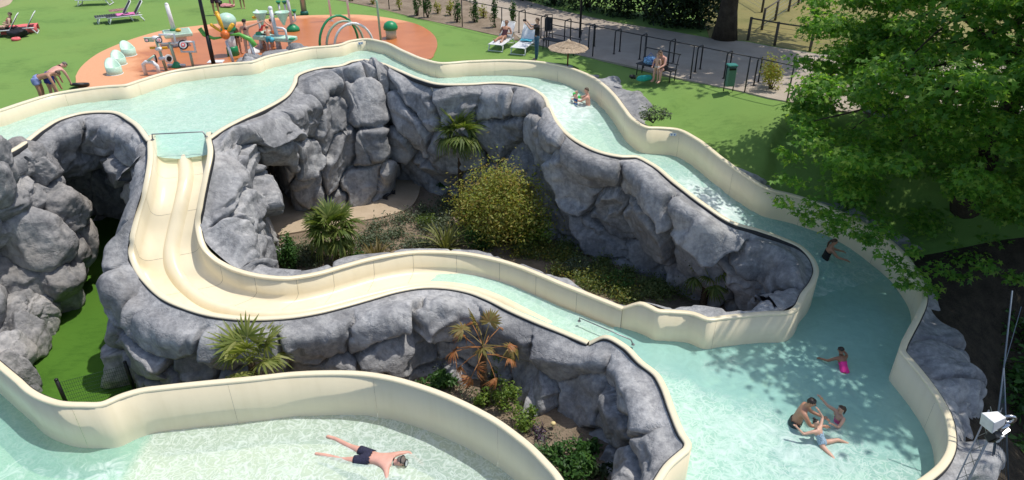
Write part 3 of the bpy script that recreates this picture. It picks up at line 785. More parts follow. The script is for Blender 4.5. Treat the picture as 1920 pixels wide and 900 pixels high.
# ================================================================== sculpted rock
def rock_wall(name, st, label, seed, cell=(1.5, 1.25), res=.05, bulge=.20, mat=None, flip=False, rimfree=.18, outv=None, cat='rock wall', carve=None):
    rng = np.random.RandomState(seed)
    st = np.array(st, float)                               # stations x 4 x 3
    n = len(st)
    path = np.column_stack([(st[:, 1] + st[:, 2]) / 2, st.reshape(n, -1)])
    L = np.linalg.norm(np.diff(path[:, :3], axis=0), axis=1).sum()
    NS = max(8, int(L / res)); g = catmull(path, NS)[:, 3:].reshape(NS, 4, 3)
    PL = np.linalg.norm(np.diff(st, axis=1), axis=2).sum(1).mean(); NP = max(12, int(PL / res))
    # profile: rounded polyline through the four control points
    seg = np.linalg.norm(np.diff(st, axis=1), axis=2).mean(0); cum = np.concatenate([[0], np.cumsum(seg)]) / seg.sum()
    tt = np.linspace(0, 1, NP)
    G = np.zeros((NS, NP, 3))
    kk = np.clip(np.searchsorted(cum, tt, side='right') - 1, 0, 2); w = (tt - cum[kk]) / (cum[kk + 1] - cum[kk])
    lin = g[:, kk] * (1 - w)[None, :, None] + g[:, kk + 1] * w[None, :, None]
    sm_ = lin.copy()
    for _ in range(max(2, int(.30 / res) * 2)):
        sm_[:, 1:-1] = .25 * sm_[:, :-2] + .5 * sm_[:, 1:-1] + .25 * sm_[:, 2:]
    G = sm_
    S = np.concatenate([[0], np.cumsum(np.linalg.norm(np.diff(G[:, NP // 2], axis=0), axis=1))])[:, None] + np.zeros((NS, NP))
    T = np.concatenate([np.zeros((NS, 1)), np.cumsum(np.linalg.norm(np.diff(G, axis=1), axis=2), axis=1)], 1)
    du = np.gradient(G, axis=0); dvv = np.gradient(G, axis=1)
    nr_ = np.cross(du, dvv); nr_ /= np.linalg.norm(nr_, axis=2)[..., None] + 1e-9
    k = max(1, int(.25 / res))
    hint = np.array(outv, float) if outv is not None else None
    if hint is None:
        hb = (st[:, 1] - st[:, 0]); hb[:, 2] = 0; hb /= np.linalg.norm(hb, axis=1)[:, None] + 1e-9; hb[:, 2] = 1.0
        hint = np.stack([np.interp(np.linspace(0, n - 1, NS), np.arange(n), hb[:, q_]) for q_ in range(3)], 1)[:, None, :]
    kB = max(2, int(cum[1] * NP))
    if np.median((nr_ * hint).sum(-1)[:, :kB]) < 0: nr_ = -nr_; flip = not flip
    for _ in range(6):
        nr_[1:-1] = .25 * nr_[:-2] + .5 * nr_[1:-1] + .25 * nr_[2:]
        nr_[:, 1:-1] = .25 * nr_[:, :-2] + .5 * nr_[:, 1:-1] + .25 * nr_[:, 2:]
    nr_ /= np.linalg.norm(nr_, axis=2)[..., None] + 1e-9
    # boulder cells
    Smax, Tmax = S.max(), T.max()
    seeds = []
    r = 0; t0 = .15 * cell[1]
    while t0 < Tmax + cell[1]:
        hgt = cell[1] * rng.uniform(.75, 1.3); s0 = -rng.uniform(0, cell[0])
        while s0 < Smax + cell[0]:
            wd = cell[0] * rng.uniform(.6, 1.45)
            seeds.append((s0 + wd / 2, t0 + hgt * rng.uniform(.25, .75))); s0 += wd
        t0 += hgt
    seeds = np.array(seeds); K = len(seeds)
    wp = np.stack([G[..., 0], G[..., 1], G[..., 2]], -1) + seed
    q = np.stack([S + .34 * fbm(wp * .7, 3), T + .34 * fbm(wp * .7 + 40, 3)], -1)
    q += .07 * np.stack([fbm(wp * 3.5 + 9, 2), fbm(wp * 3.5 + 77, 2)], -1)
    sc = np.array([1.0, 1.12])
    f1 = np.full(S.shape, 1e9); f2 = f1.copy(); id1 = np.zeros(S.shape, int)
    for i in range(K):
        d = np.hypot((q[..., 0] - seeds[i, 0]) * sc[0], (q[..., 1] - seeds[i, 1]) * sc[1])
        m1 = d < f1; m2 = ~m1 & (d < f2)
        f2 = np.where(m1, f1, np.where(m2, d, f2)); id1 = np.where(m1, i, id1); f1 = np.where(m1, d, f1)
    e = f2 - f1
    off = rng.uniform(-.7, 1.0, K) * bulge; tx = np.clip(rng.normal(0, .2, K), -.3, .3); ty = np.clip(rng.normal(.05, .2, K), -.3, .32)
    dome = 1 - np.clip(1 - e / .32, 0, 1) ** 2.2
    disp = bulge * 1.45 * dome + (off[id1] + tx[id1] * (q[..., 0] - seeds[id1, 0]) + ty[id1] * (q[..., 1] - seeds[id1, 1])) * sstep(0, .25, e)
    disp -= .30 * np.exp(-(e / .07) ** 2)
    # broken facets: ridged noise, different on every boulder
    wq = wp * .75 + (id1[..., None] * 3.7)
    disp += .07 * (np.abs(fbm(wq, 2)) - .25) * sstep(0, .3, e)
    # secondary fracture lines across the boulders
    s2 = np.stack([rng.uniform(0, Smax, int(Smax * Tmax / .8)), rng.uniform(0, Tmax, int(Smax * Tmax / .8))], 1)
    q2 = q + .22 * np.stack([fbm(wp * 1.7 + 19, 2), fbm(wp * 1.7 + 57, 2)], -1)
    g1 = np.full(S.shape, 1e9); g2 = g1.copy(); gi = np.zeros(S.shape, int); band = cell[0] * 1.6
    for i in range(len(s2)):
        lo, hi = np.searchsorted(S[:, 0], (s2[i, 0] - band, s2[i, 0] + band))
        d = np.hypot(q2[lo:hi, :, 0] - s2[i, 0], (q2[lo:hi, :, 1] - s2[i, 1]) * .8)
        m1 = d < g1[lo:hi]; m2 = ~m1 & (d < g2[lo:hi])
        g2[lo:hi] = np.where(m1, g1[lo:hi], np.where(m2, d, g2[lo:hi])); gi[lo:hi] = np.where(m1, i, gi[lo:hi]); g1[lo:hi] = np.where(m1, d, g1[lo:hi])
    e2 = np.clip(g2 - g1, 0, 5)
    o2 = rng.uniform(-.5, .5, len(s2)) * .13; h2 = rng.normal(0, .13, (len(s2), 2))
    disp += (o2[gi] + h2[gi, 0] * (q2[..., 0] - s2[gi, 0]) + h2[gi, 1] * (q2[..., 1] - s2[gi, 1])) * sstep(0, .10, e2) * sstep(0, .2, e) - .045 * np.exp(-(e2 / .05) ** 2) * sstep(-.12, .25, fbm(wp * .8 + 5, 2))
    disp += .020 * fbm(wp * 2.4, 3) + .007 * fbm(wp * 8, 3)
    fade = sstep(0.05, rimfree + .42, T) * (1 - 0 * T)
    disp = np.minimum(disp, .03 + .55 * np.maximum(T - .15, 0))
    disp = np.maximum(disp, -.17)
    disp[1:-1] = .12 * disp[:-2] + .76 * disp[1:-1] + .12 * disp[2:]; disp[:, 1:-1] = .12 * disp[:, :-2] + .76 * disp[:, 1:-1] + .12 * disp[:, 2:]
    disp = disp * fade - .02 * (1 - fade)
    V = G + nr_ * disp[..., None]
    if carve is not None: V = carve(V)
    o = thing(name, (*G[NS // 2, -1, :2], G[:, -1, 2].min()), label, cat)
    F = grid_faces(NS, NP, flip)
    fid = id1[:-1, :-1].ravel()
    Vf = V.reshape(-1, 3)
    for c in np.unique(fid):
        ff = F[fid == c]
        if len(ff) < 6: 
            continue
        used = np.unique(ff); mp = -np.ones(len(Vf), int); mp[used] = np.arange(len(used))
        obj('boulder', Vf[used], mp[ff], mat or M_ROCK, o)
    small = [c for c in np.unique(fid) if (fid == c).sum() < 6]
    if small:
        ff = F[np.isin(fid, small)]; used = np.unique(ff); mp = -np.ones(len(Vf), int); mp[used] = np.arange(len(used))
        obj('rock_fragment', Vf[used], mp[ff], mat or M_ROCK, o)
    return o
def st4(a, b, c=None, d=None, out=.4, zf=-4.7, cz=1.4):
    """rim, shoulder, face, foot; the last two may be left to fall straight down from the shoulder"""
    A, B = P(*a), P(*b)
    h = (B - A)[:2]; h = h / (np.linalg.norm(h) + 1e-9)
    A = A + np.array((h[0] * .15, h[1] * .15, -.04))
    C = P(*c) if c is not None else np.array((*(B[:2] + h * out * .35), B[2] - cz))
    D = (P(*d) if len(d) == 3 else np.array(d[1:], float)) if d is not None else np.array((*(B[:2] + h * out), zf))
    return [A, B, C, D]
# the wall round the planted pit
R1 = [st4((560,519,-2.0),(565,509,-2.15),out=.3,zf=-4.5), st4((520,521,-1.95),(522,509,-2.1),out=.3,zf=-4.5), st4((480,517,-1.9),(497,507,-2.1),out=.25,zf=-4.5),
 st4((425,499,-1.68),(475,472,-1.8),(490,472,-2.9),(494,497,-4.4)), st4((376,455,-1.2),(440,425,-1.2),(484,420,-2.0),(490,458,-4.4)),
 st4((370,390,-.55),(450,350,-.55),(480,350,-1.3),(488,432,-4.4)), st4((389,300,.35),(450,278,.1),(476,308,-.75),(486,408,-4.4)),
 st4((390,258,.5),(450,250,.25),(476,284,-.5),('w',-10.4,24.9,-4.3)), st4((440,227,.5),(490,236,.2),(522,270,-.6),('w',-9.2,25.3,-4.3)), st4((470,212,.5),(512,226,.15),(538,266,-.7),('w',-8.5,24.6,-4.3)),
 st4((505,196,.5),(540,215,.1),(560,256,-.8),(560,388,-4.3)), st4((545,166,.5),(580,196,.0),(598,262,-1.5),(620,390,-4.3)),
 st4((556,139,.5),(610,172,.1),(650,256,-1.7),(660,389,-4.3)), st4((600,125,.5),(645,160,.1),(690,262,-1.8),(695,386,-4.3)),
 st4((640,120,.5),(680,150,.25),(716,305,-2.6),(722,368,-4.3)), st4((670,111,.5),(705,140,.3),(728,235,-1.8),(727,340,-4.3)),
 st4((710,115,.5),(735,140,.3),(752,240,-1.4),(757,338,-4.3)), st4((755,132,.5),(765,150,.3),(785,240,-1.3),(795,345,-4.3)),
 st4((822,155,.48),(830,172,.25),(835,250,-1.35),(840,362,-4.3)), st4((880,156,.46),(887,176,.2),(890,255,-1.4),(900,374,-4.3)),
 st4((935,153,.42),(945,180,.15),(948,258,-1.45),(960,392,-4.3)), st4((970,156,.35),(978,195,.05),(985,285,-1.8),(1000,412,-4.3)),
 st4((1000,164,.25),(1002,210,-.05),(1010,305,-2.0),(1022,436,-4.35)), st4((1032,197,.0),(1022,238,-.2),(1030,325,-2.1),(1045,455,-4.4)),
 st4((1052,232,-.15),(1045,266,-.3),(1052,345,-2.1),(1075,466,-4.4)), st4((1090,265,-.3),(1085,292,-.5),(1095,365,-2.2),(1120,478,-4.45)),
 st4((1140,285,-.42),(1135,312,-.6),(1140,383,-2.3),(1165,494,-4.5)), st4((1195,291,-.5),(1188,324,-.7),(1190,400,-2.2),(1215,511,-4.5)),
 st4((1235,311,-.65),(1222,347,-.85),(1222,417,-2.15),(1250,527,-4.55)), st4((1290,356,-.9),(1272,386,-1.1),(1267,443,-2.35),(1295,547,-4.6)),
 st4((1340,392,-1.15),(1320,420,-1.3),(1310,472,-2.45),(1330,562,-4.6)), st4((1400,424,-1.4),(1372,444,-1.6),(1355,490,-2.5),(1370,574,-4.6)),
 st4((1450,438,-1.62),(1415,460,-1.8),(1400,506,-2.6),(1400,580,-4.6)), st4((1505,461,-1.85),(1460,484,-2.0),(1440,522,-2.7),(1425,587,-4.6)),
 st4((1530,492,-2.05),(1484,508,-2.1),(1452,540,-2.75),(1435,593,-4.6)), st4((1530,528,-2.15),(1488,540,-2.2),(1458,560,-3.1),(1435,600,-4.6)),
 st4((1505,568,-2.2),(1470,560,-2.25),(1450,572,-3.1),(1430,605,-4.6)), st4((1470,587,-2.2),(1450,568,-2.3),(1440,578,-3.1),(1420,607,-4.6)),
 st4((1420,591,-2.2),(1410,578,-2.3),out=.25), st4((1360,597,-2.2),(1355,580,-2.3),out=.25), st4((1327,600,-2.2),(1322,577,-2.3),out=.25), st4((1260,586,-2.2),(1262,572,-2.3),out=.25),
 st4((1200,570,-2.2),(1204,563,-2.3),out=.25), st4((1167,579,-2.5),(1176,570,-2.6),out=.25), st4((1110,556,-2.47),(1116,548,-2.6),out=.25), st4((1050,532,-2.45),(1052,516,-2.5),out=.25),
 st4((1000,511,-2.42),(1004,503,-2.55),out=.25), st4((960,496,-2.4),(963,488,-2.55),out=.25), st4((915,484,-2.38),(917,471,-2.45),out=.25), st4((870,476,-2.34),(870,467,-2.45),out=.25),
 st4((825,473,-2.3),(826,466,-2.45),out=.25), st4((780,473,-2.25),(778,466,-2.4),out=.25), st4((735,478,-2.2),(732,470,-2.35),out=.25), st4((690,487,-2.15),(685,478,-2.3),out=.25),
 st4((650,498,-2.1),(646,485,-2.2),out=.25), st4((605,511,-2.05),(602,502,-2.2),out=.25)]
GAP_L, GAP_R = P(494, 386, -4.2), P(524, 380, -4.2)
def gap_niche(V):
    d = GAP_R[:2] - GAP_L[:2]; L_ = np.linalg.norm(d); d /= L_; nb_ = np.array((-d[1], d[0]))
    s_ = (V[..., :2] - GAP_L[:2]) @ d / L_; dep = (V[..., :2] - GAP_L[:2]) @ nb_
    w = sstep(-.45, -.1, s_) * sstep(1.5, 1.1, s_) * sstep(-1.6, -1.95, V[..., 2]) * (V[..., 1] > 20.8)
    push = np.maximum(0, .7 - dep) * w
    V = V.copy(); V[..., 0] += nb_[0] * push; V[..., 1] += nb_[1] * push
    return V
rock_wall('pit_rock_wall', R1[:38], 'grey sculpted rock wall curving round the sunken garden below the river', 11, (1.75, 1.4), bulge=.20, carve=gap_niche)
rock_wall('pit_rock_ledge', R1[37:] + R1[:3], 'low grey rock ledge behind the far rim of the slide', 12, (1.6, 1.1), bulge=.10, cat='rock ledge')
# the wall below the near rim of the slide
R3 = [st4((281,246,.5),(262,290,.15),out=.1), st4((285,266,.45),(270,306,.1),out=.15), st4((284,310,.4),(268,330,.1),out=.15), st4((275,355,.0),(248,372,-.2),out=.2), st4((262,400,-.5),(232,420,-.65),out=.3), st4((251,447,-.95),(210,462,-1.15),out=.35),
 st4((250,475,-1.27),(207,500,-1.45),out=.4), st4((258,497,-1.47),(214,545,-1.7),out=.4), st4((280,527,-1.65),(240,568,-1.95),out=.35), st4((312,555,-1.75),(272,597,-2.1),out=.3),
 st4((350,572,-1.85),(318,618,-2.2),(308,680,-3.5),(302,748,-4.7)), st4((400,586,-1.92),(378,630,-2.3),(370,688,-3.5),(366,762,-4.7)), st4((460,593,-2.0),(450,635,-2.3),(448,690,-3.5),(446,765,-4.7)),
 st4((530,591,-2.05),(530,632,-2.3),(535,685,-3.5),(535,750,-4.7)), st4((592,582,-2.1),(595,626,-2.4),(602,680,-3.5),(602,742,-4.65)), st4((642,570,-2.15),(648,617,-2.4),(656,675,-3.5),(660,734,-4.6)),
 st4((692,556,-2.2),(700,605,-2.4),(712,665,-3.5),(720,722,-4.6)), st4((742,542,-2.25),(750,592,-2.45),(766,650,-3.5),(778,706,-4.55)), st4((792,534,-2.3),(795,584,-2.5),(805,638,-3.5),(812,698,-4.5)),
 st4((835,535,-2.34),(838,582,-2.5),(848,636,-3.5),(855,700,-4.5)), st4((880,543,-2.38),(882,586,-2.55),(890,640,-3.5),(897,706,-4.5)), st4((920,558,-2.4),(920,598,-2.6),(925,650,-3.5),(932,714,-4.5)),
 st4((960,578,-2.42),(957,612,-2.65),(960,668,-3.6),(970,728,-4.5)), st4((1010,600,-2.45),(1003,632,-2.7),(1002,690,-3.7),(1012,752,-4.5)), st4((1060,620,-2.47),(1048,652,-2.7),(1040,712,-3.7),(1050,775,-4.5)),
 st4((1105,639,-2.5),(1088,668,-2.7),(1075,725,-3.8),(1080,790,-4.5)), st4((1140,628,-2.2),(1118,678,-2.6),(1098,738,-3.8),(1100,803,-4.5)), st4((1175,645,-2.2),(1150,694,-2.6),(1120,755,-3.8),(1118,818,-4.5)),
 st4((1207,676,-2.2),(1176,716,-2.5),(1140,772,-3.8),(1133,832,-4.5)), st4((1237,700,-2.2),(1198,745,-2.5),(1158,795,-3.8),(1146,846,-4.5)), st4((1253,730,-2.2),(1212,775,-2.5),(1172,818,-3.8),(1155,862,-4.5)),
 st4((1272,780,-2.2),(1226,812,-2.5),(1184,845,-3.8),(1160,885,-4.5)), st4((1292,825,-2.2),(1240,846,-2.5),(1190,876,-3.8),(1160,915,-4.5)), st4((1290,848,-2.2),(1240,884,-2.5),(1188,915,-3.8),(1158,950,-4.5)),
 st4((1262,874,-2.2),(1218,918,-2.5),(1175,950,-3.8),(1150,985,-4.5)), st4((1238,908,-2.2),(1195,960,-2.5),(1160,990,-3.8),(1130,1030,-4.5))]
rock_wall('slide_rock_wall', R3, 'grey sculpted rock face below the near rim of the slide and right pool', 23, (1.6, 1.2), bulge=.17)
# overhang and cave below the upper pool
R4 = [((-100,352,.5),(-62,364,.2),(-58,404,-1)), ((-20,300,.5),(18,312,.2),(22,354,-1.1)), ((26,276,.5),(60,290,.2),(64,336,-1.1)), ((75,240,.5),(98,262,.2),(102,316,-1.1)), ((107,222,.5),(122,250,.25),(130,312,-1.2)),
 ((150,210,.5),(148,242,.25),(150,306,-1.15)), ((185,207,.5),(180,240,.25),(176,300,-1.05)), ((215,209,.5),(208,244,.25),(208,312,-1.2)), ((250,224,.5),(240,262,.2),(234,334,-1.4)), ((275,240,.5),(262,284,.1),(256,352,-1.55)), ((286,262,.48),(272,306,.0),(262,370,-1.7))]
def brow(a, b, c):
    st = st4(a, b, c, c); h = (st[1] - st[0])[:2]; h /= np.linalg.norm(h); st[3] = np.array((*(st[2][:2] - h * .75), st[2][2] - .55)); return st
R4 = [brow(*r) for r in R4]
for r_, w_ in ((R4[-1], (-11.5, 18.9, -4.7)), (R4[-2], (-11.9, 19.6, -4.7))): r_[3] = np.array(w_)
cb_ = [[(x, 21.2 + .1 * k, -.9), (x, 22.6, -1.0), (x + .1, 23.9, -2.6), (x, 23.7, -4.8)] for k, x in enumerate(np.linspace(-21, -10.6, 9))]
rock_wall('cave_rock_wall', cb_, 'shadowed rock back wall inside the cave under the upper pool', 33, (2.0, 1.6), bulge=.12, outv=(0, -1, -.4))
rock_wall('cave_overhang', R4, 'dark grey rock overhang and cave mouth under the upper pool', 31, (1.9, 1.6), bulge=.20)
# rock apron outside the right pool
R6 = [((1690,478,-2.12),(1716,498,-2.5)),((1712,508,-2.16),(1734,530,-2.5)),((1725,540,-2.2),(1746,565,-2.5)),((1722,578,-2.2),(1756,592,-2.5)),((1708,606,-2.2),(1776,614,-2.55)),
 ((1692,636,-2.2),(1794,645,-2.6)),((1688,656,-2.2),(1803,675,-2.6)),((1702,675,-2.2),(1808,702,-2.6)),((1727,705,-2.2),(1812,728,-2.6)),((1755,745,-2.2),(1812,758,-2.6)),
 ((1770,775,-2.2),(1820,792,-2.6)),((1777,805,-2.2),(1834,822,-2.6)),((1776,837,-2.2),(1842,852,-2.6)),((1760,866,-2.2),(1844,884,-2.6)),((1735,888,-2.2),(1840,920,-2.6)),((1690,915,-2.2),(1820,965,-2.6)),((1640,940,-2.2),(1780,1020,-2.6))]
rock_wall('pool_rock_apron', [st4(a, b, out=.55, zf=-5.6) for a, b in R6], 'smooth blue grey rock apron around the outside of the right pool', 41, (1.9, 1.7), bulge=.10)
# low rocks behind the outer rim, where lawn meets the river
def apron(i0, i1, wid, name, label, seed):
    idx = np.arange(i0, i1 + .01, .5); ln = np.stack([np.interp(idx, np.arange(len(rivO)), rivO[:, k]) for k in range(3)], 1)
    nm = plan_normals(ln, +1); st = []
    for q in range(len(idx)):
        w = np.interp(idx[q], *wid); A = ln[q].copy(); A[:2] += nm[q] * .17; A[2] -= .05
        B = A.copy(); B[:2] += nm[q] * w * .55; gz = float(terrain((A[:2] + nm[q] * w)[None])[0]); B[2] = max(A[2] - .12, gz + .1)
        C = A.copy(); C[:2] += nm[q] * w * .9; C[2] = (B[2] + gz) / 2
        D = A.copy(); D[:2] += nm[q] * (w + .15); D[2] = gz - .25
        st.append([A, B, C, D])
    rock_wall(name, st, label, seed, (1.3, .9), bulge=.06, res=.08, cat='rock')
apron(11, 16, ([11, 13, 15, 16], [.3, 1.5, 1.0, .3]), 'pad_edge_rock', 'low grey rock between the splash pad and the upper pool wall', 51)
apron(26.5, 34, ([26.5, 28, 30, 32, 34], [.15, .7, 1.15, .7, .15]), 'lawn_edge_rock', 'grey rock bank outside the river bend beside the lawn, right of the bathers', 52)
apron(36.5, 44, ([36.5, 38.5, 40, 42, 44], [.15, .6, .35, .8, .6]), 'bank_rock', 'low grey rock strip outside the river under the maple branches', 53)

def boulder_mesh(rng, n=26, facets=15, rough=.035):
    """a broken boulder: a sphere cut by soft planes, then weathered"""
    lin = np.tan(np.linspace(-math.pi/4, math.pi/4, n + 1))
    fs, vs_ = [], []
    for ax in range(3):
        for sg in (-1, 1):
            A, B = np.meshgrid(lin, lin, indexing='ij')
            p = np.zeros((n + 1, n + 1, 3)); p[..., ax] = sg; p[..., (ax+1) % 3] = A; p[..., (ax+2) % 3] = B
            fs.append(grid_faces(n + 1, n + 1, sg < 0) + sum(len(v) for v in vs_)); vs_.append(p.reshape(-1, 3))
    V = np.vstack(vs_); V /= np.linalg.norm(V, axis=1)[:, None]
    pn = rng.normal(size=(facets, 3)); pn /= np.linalg.norm(pn, axis=1)[:, None]; pc = rng.uniform(.58, .9, facets)
    dots = np.maximum(V @ pn.T, 1e-3); rr = np.minimum(pc[None] / dots, 1.15)
    r = -np.log(np.exp(-rr * 40).sum(1) + np.exp(-40 * 1.0)) / 40
    s = rng.uniform(0, 50)
    r = r + .07 * fbm(V * 1.3 + s, 3) + rough * fbm(V * 4 + s, 4)
    # crack
    cn = rng.normal(size=3); cn /= np.linalg.norm(cn)
    r = r - .06 * np.exp(-((V @ cn - .2 + .15 * fbm(V * 2 + s, 2)) / .035) ** 2)
    cn = rng.normal(size=3); cn /= np.linalg.norm(cn)
    r = r - .05 * np.exp(-((V @ cn + .1 + .2 * fbm(V * 2 + s + 9, 2)) / .03) ** 2)
    r = r + .02 * (np.abs(fbm(V * 2.6 + s, 3)) - .2)
    return V * r[:, None], np.vstack(fs)
mound = thing('boulder_mound', P(90, 640, -4.6), 'pile of pale grey sculpted boulders left of the sunken turf strip', 'rock pile')
BL = [(-8,300,17.0,.62,.7,.85),(62,298,18.6,.62,.6,.62),(88,318,18.7,.62,.6,.62),(-55,330,16.6,1.0,.9,1.2),(112,342,18.9,.34,.35,.34),(8,372,17.3,1.0,.85,.85),(62,380,18.0,.62,.62,.55),
 (130,392,18.5,.78,.78,.74),(92,368,18.4,.5,.5,.45),(155,452,18.7,.58,.62,.85),(75,445,17.6,1.05,.95,1.1),(118,470,18.2,.85,.8,1.0),(10,425,17.0,.8,.75,.6),(28,520,16.9,1.2,1.1,1.1),
 (118,520,17.4,.72,.75,.8),(92,580,16.6,.62,.6,.75),(40,585,16.0,.8,.8,.65),(66,640,15.4,.62,.65,.85),(-35,600,15.6,1.3,1.1,1.2),(20,680,14.3,.80,.8,.9),(50,706,13.9,.45,.5,.75),(-20,740,13.2,.8,.8,.8),
 (100,610,16.6,.5,.5,.9),(120,540,17.6,.6,.6,1.1),(-60,450,16.4,1.2,1.0,1.3),(55,560,17.0,.9,.9,1.2),(150,500,18.9,.5,.55,.7),(62,742,13.7,.35,.4,.8)]
rng = np.random.RandomState(5)
for k, (a, b, y, rx, ry, rz) in enumerate(BL):
    c = PY(a - 16, b, y); V, F = boulder_mesh(rng)
    th = rng.uniform(-.5, .5); Rm = np.array(Matrix.Rotation(th, 3, 'Z') @ Matrix.Rotation(rng.uniform(-.3, .3), 3, 'X'))
    V = (V * [rx, ry, rz]) @ Rm.T * 1.15 + c
    obj('boulder', V, F, M_ROCKW, mound)
# earth core the boulders are bedded in
core = np.array([[P(a, b, z) for a, b, z in row] for row in [[(-150,420,-.5),(-150,420,-.5)]]]) if False else None
cv = []
for y, zt, xr in [(22.5, -2.2, -16.3), (20.5, -1.8, -15.2), (18.5, -1.7, -14.4), (16.8, -2.6, -14.0), (15.2, -3.3, -13.6), (13.2, -3.8, -13.4), (11.5, -4.6, -13.6)]:
    cv.append([(-26, y, zt + .5), (xr - 1.5, y, zt), (xr - .5, y, zt - .6), (xr, y, -4.75)])
cv = np.array(cv); g = catmull(cv.reshape(7, -1), 30).reshape(30, 4, 3)
obj('rock_bed', g.reshape(-1, 3) + .08 * np.stack([fbm(g.reshape(-1, 3) * 1.5 + k * 9, 3) for k in range(3)], 1), grid_faces(30, 4), M_ROCKW, mound)
# ================================================================== plants
def leaf_poly(kind):
    if kind == 'maple':
        ang = np.radians([-90, -38, -12, 18, 52, 90, 128, 162, 192, 218]); rad = np.array([.28, .60, .34, .98, .42, 1.12, .42, .98, .34, .60])
        return np.column_stack([rad * np.cos(ang), rad * np.sin(ang) + .1, -.22 * rad ** 2])
    if kind == 'oval':
        return np.array([(0, -1, -.1), (.42, -.3, 0), (.38, .35, 0), (0, 1, -.18), (-.38, .35, 0), (-.42, -.3, 0)]) * [1, 1, 1]
    if kind == 'blade':
        return np.array([(-.09, 0, 0), (.09, 0, 0), (.07, 1.0, -.05), (0, 1.9, -.35), (-.07, 1.0, -.05)])
    if kind == 'round':
        return np.array([(0, -1, 0), (.8, -.5, .1), (.85, .45, .1), (0, 1, -.1), (-.85, .45, .1), (-.8, -.5, .1)])
def leaf_cloud(rng, pts, size, kind='maple', up=.8, outn=None, spread=.9):
    """one small polygon per point, facing mostly up and outwards; returns verts, faces"""
    T = leaf_poly(kind); k = len(T); n = len(pts)
    nrm = rng.normal(0, spread * .6, (n, 3)); nrm[:, 2] += up
    if outn is not None: nrm += outn
    nrm /= np.linalg.norm(nrm, axis=1)[:, None] + 1e-9
    a = np.cross(nrm, rng.normal(size=(n, 3))); a /= np.linalg.norm(a, axis=1)[:, None] + 1e-9
    b = np.cross(nrm, a)
    s = size * rng.uniform(.65, 1.25, n)
    V = pts[:, None] + s[:, None, None] * (T[None, :, 0, None] * a[:, None] + T[None, :, 1, None] * b[:, None] + T[None, :, 2, None] * nrm[:, None])
    return V.reshape(-1, 3), np.arange(n * k).reshape(n, k)
LM = {
 'maple': leaf_mat('maple_leaves', [(.06, .155, .025), (.095, .225, .035), (.14, .285, .048), (.25, .36, .075)], .52),
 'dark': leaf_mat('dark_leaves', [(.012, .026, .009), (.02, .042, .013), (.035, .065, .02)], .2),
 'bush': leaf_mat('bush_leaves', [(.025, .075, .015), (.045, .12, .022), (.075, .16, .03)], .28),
 'lime': leaf_mat('lime_leaves', [(.07, .14, .02), (.13, .21, .03), (.22, .29, .05)], .3),
 'bronze': leaf_mat('bronze_leaves', [(.22, .15, .04), (.30, .25, .06), (.22, .28, .06), (.36, .36, .10), (.18, .24, .05)], .48),
 'sage': leaf_mat('sage_leaves', [(.085, .11, .07), (.13, .16, .095), (.06, .095, .04)], .2),
 'weed': leaf_mat('weed_leaves', [(.07, .115, .03), (.13, .18, .055), (.20, .22, .085)], .3),
 'palm': leaf_mat('palm_fronds', [(.08, .125, .025), (.13, .18, .04), (.22, .25, .07)], .35),
 'palmy2': leaf_mat('yellow_green_palm_fronds', [(.13, .17, .035), (.22, .25, .07), (.34, .35, .12)], .35),
 'palmd': leaf_mat('dead_palm_fronds', [(.30, .10, .035), (.38, .17, .06), (.24, .12, .045)], .2),
 'palmy': leaf_mat('yellowing_palm_fronds', [(.14, .13, .035), (.24, .19, .06), (.17, .10, .03)], .25),
 'sword': leaf_mat('sword_leaves', [(.09, .12, .03), (.17, .19, .06), (.28, .27, .12)], .22),
 'swordb': leaf_mat('bronze_sword_leaves', [(.09, .075, .025), (.15, .12, .04), (.22, .18, .07)], .22),
 'purple': leaf_mat('lavender_spikes', [(.10, .07, .12), (.13, .09, .14)], .1),
}
M_BARK = ground_mat('bark', (.035, .027, .02), (.095, .075, .055), 4.0, 1.0, 25.0)
M_BARKP = ground_mat('palm_fibre', (.05, .033, .02), (.15, .105, .065), 7.0, 1.0, 30.0)
def in_ball(rng, n, shell=.55):
    d = rng.normal(size=(n, 3)); d /= np.linalg.norm(d, axis=1)[:, None]
    return d * (shell + (1 - shell) * rng.uniform(0, 1, n) ** .6)[:, None], d
def tree(name, base, top, tr, clumps, per, size, mat, label, kind='maple', flat=.5, limbs=14, seed=0, group=None, up=.9):
    rng = np.random.RandomState(seed)
    base, top = np.array(base, float), np.array(top, float)
    o = thing(name, base, label, 'tree', group)
    tp = [base + (top - base) * t + rng.normal(0, .07, 3) * (t > 0) * [1, 1, 0] for t in np.linspace(0, 1, 8)]
    rad = [tr * (1.45 if i == 0 else 1.1 - .85 * i / 7) for i in range(8)]
    MB().tube(tp, rad, 12).build('trunk', M_BARK, o, True)
    C = np.array([c[:3] for c in clumps]); Rr = np.array([c[3] for c in clumps])
    order = rng.permutation(len(C))[:limbs]
    for i in order:
        t = rng.uniform(.35, .85); s = base + (top - base) * t; e = C[i]
        m = s * .5 + e * .5 + np.array((0, 0, .12 * np.linalg.norm(e - s)))
        r0 = tr * .42 * (1 - t * .5)
        pts = [s, s * .72 + m * .28 + rng.normal(0, .06, 3), m, m * .5 + e * .5 + rng.normal(0, .1, 3), e]
        MB().tube(pts, [r0, r0 * .75, r0 * .5, r0 * .3, r0 * .14], 7).build('limb', M_BARK, o, True)
    P_, O_ = [], []
    for c, r in zip(C, Rr):
        n = int(per * (r / Rr.mean()) ** 2 * rng.uniform(.7, 1.3)); p, d = in_ball(rng, n, .35)
        P_.append(c + p * [r, r, r * flat] * (1 + .25 * rng.normal(size=(n, 1)))); O_.append(d * .45)
    V, F = leaf_cloud(rng, np.vstack(P_), size, kind, up, np.vstack(O_))
    obj('crown', V, F, mat, o, smooth=False)
    return o
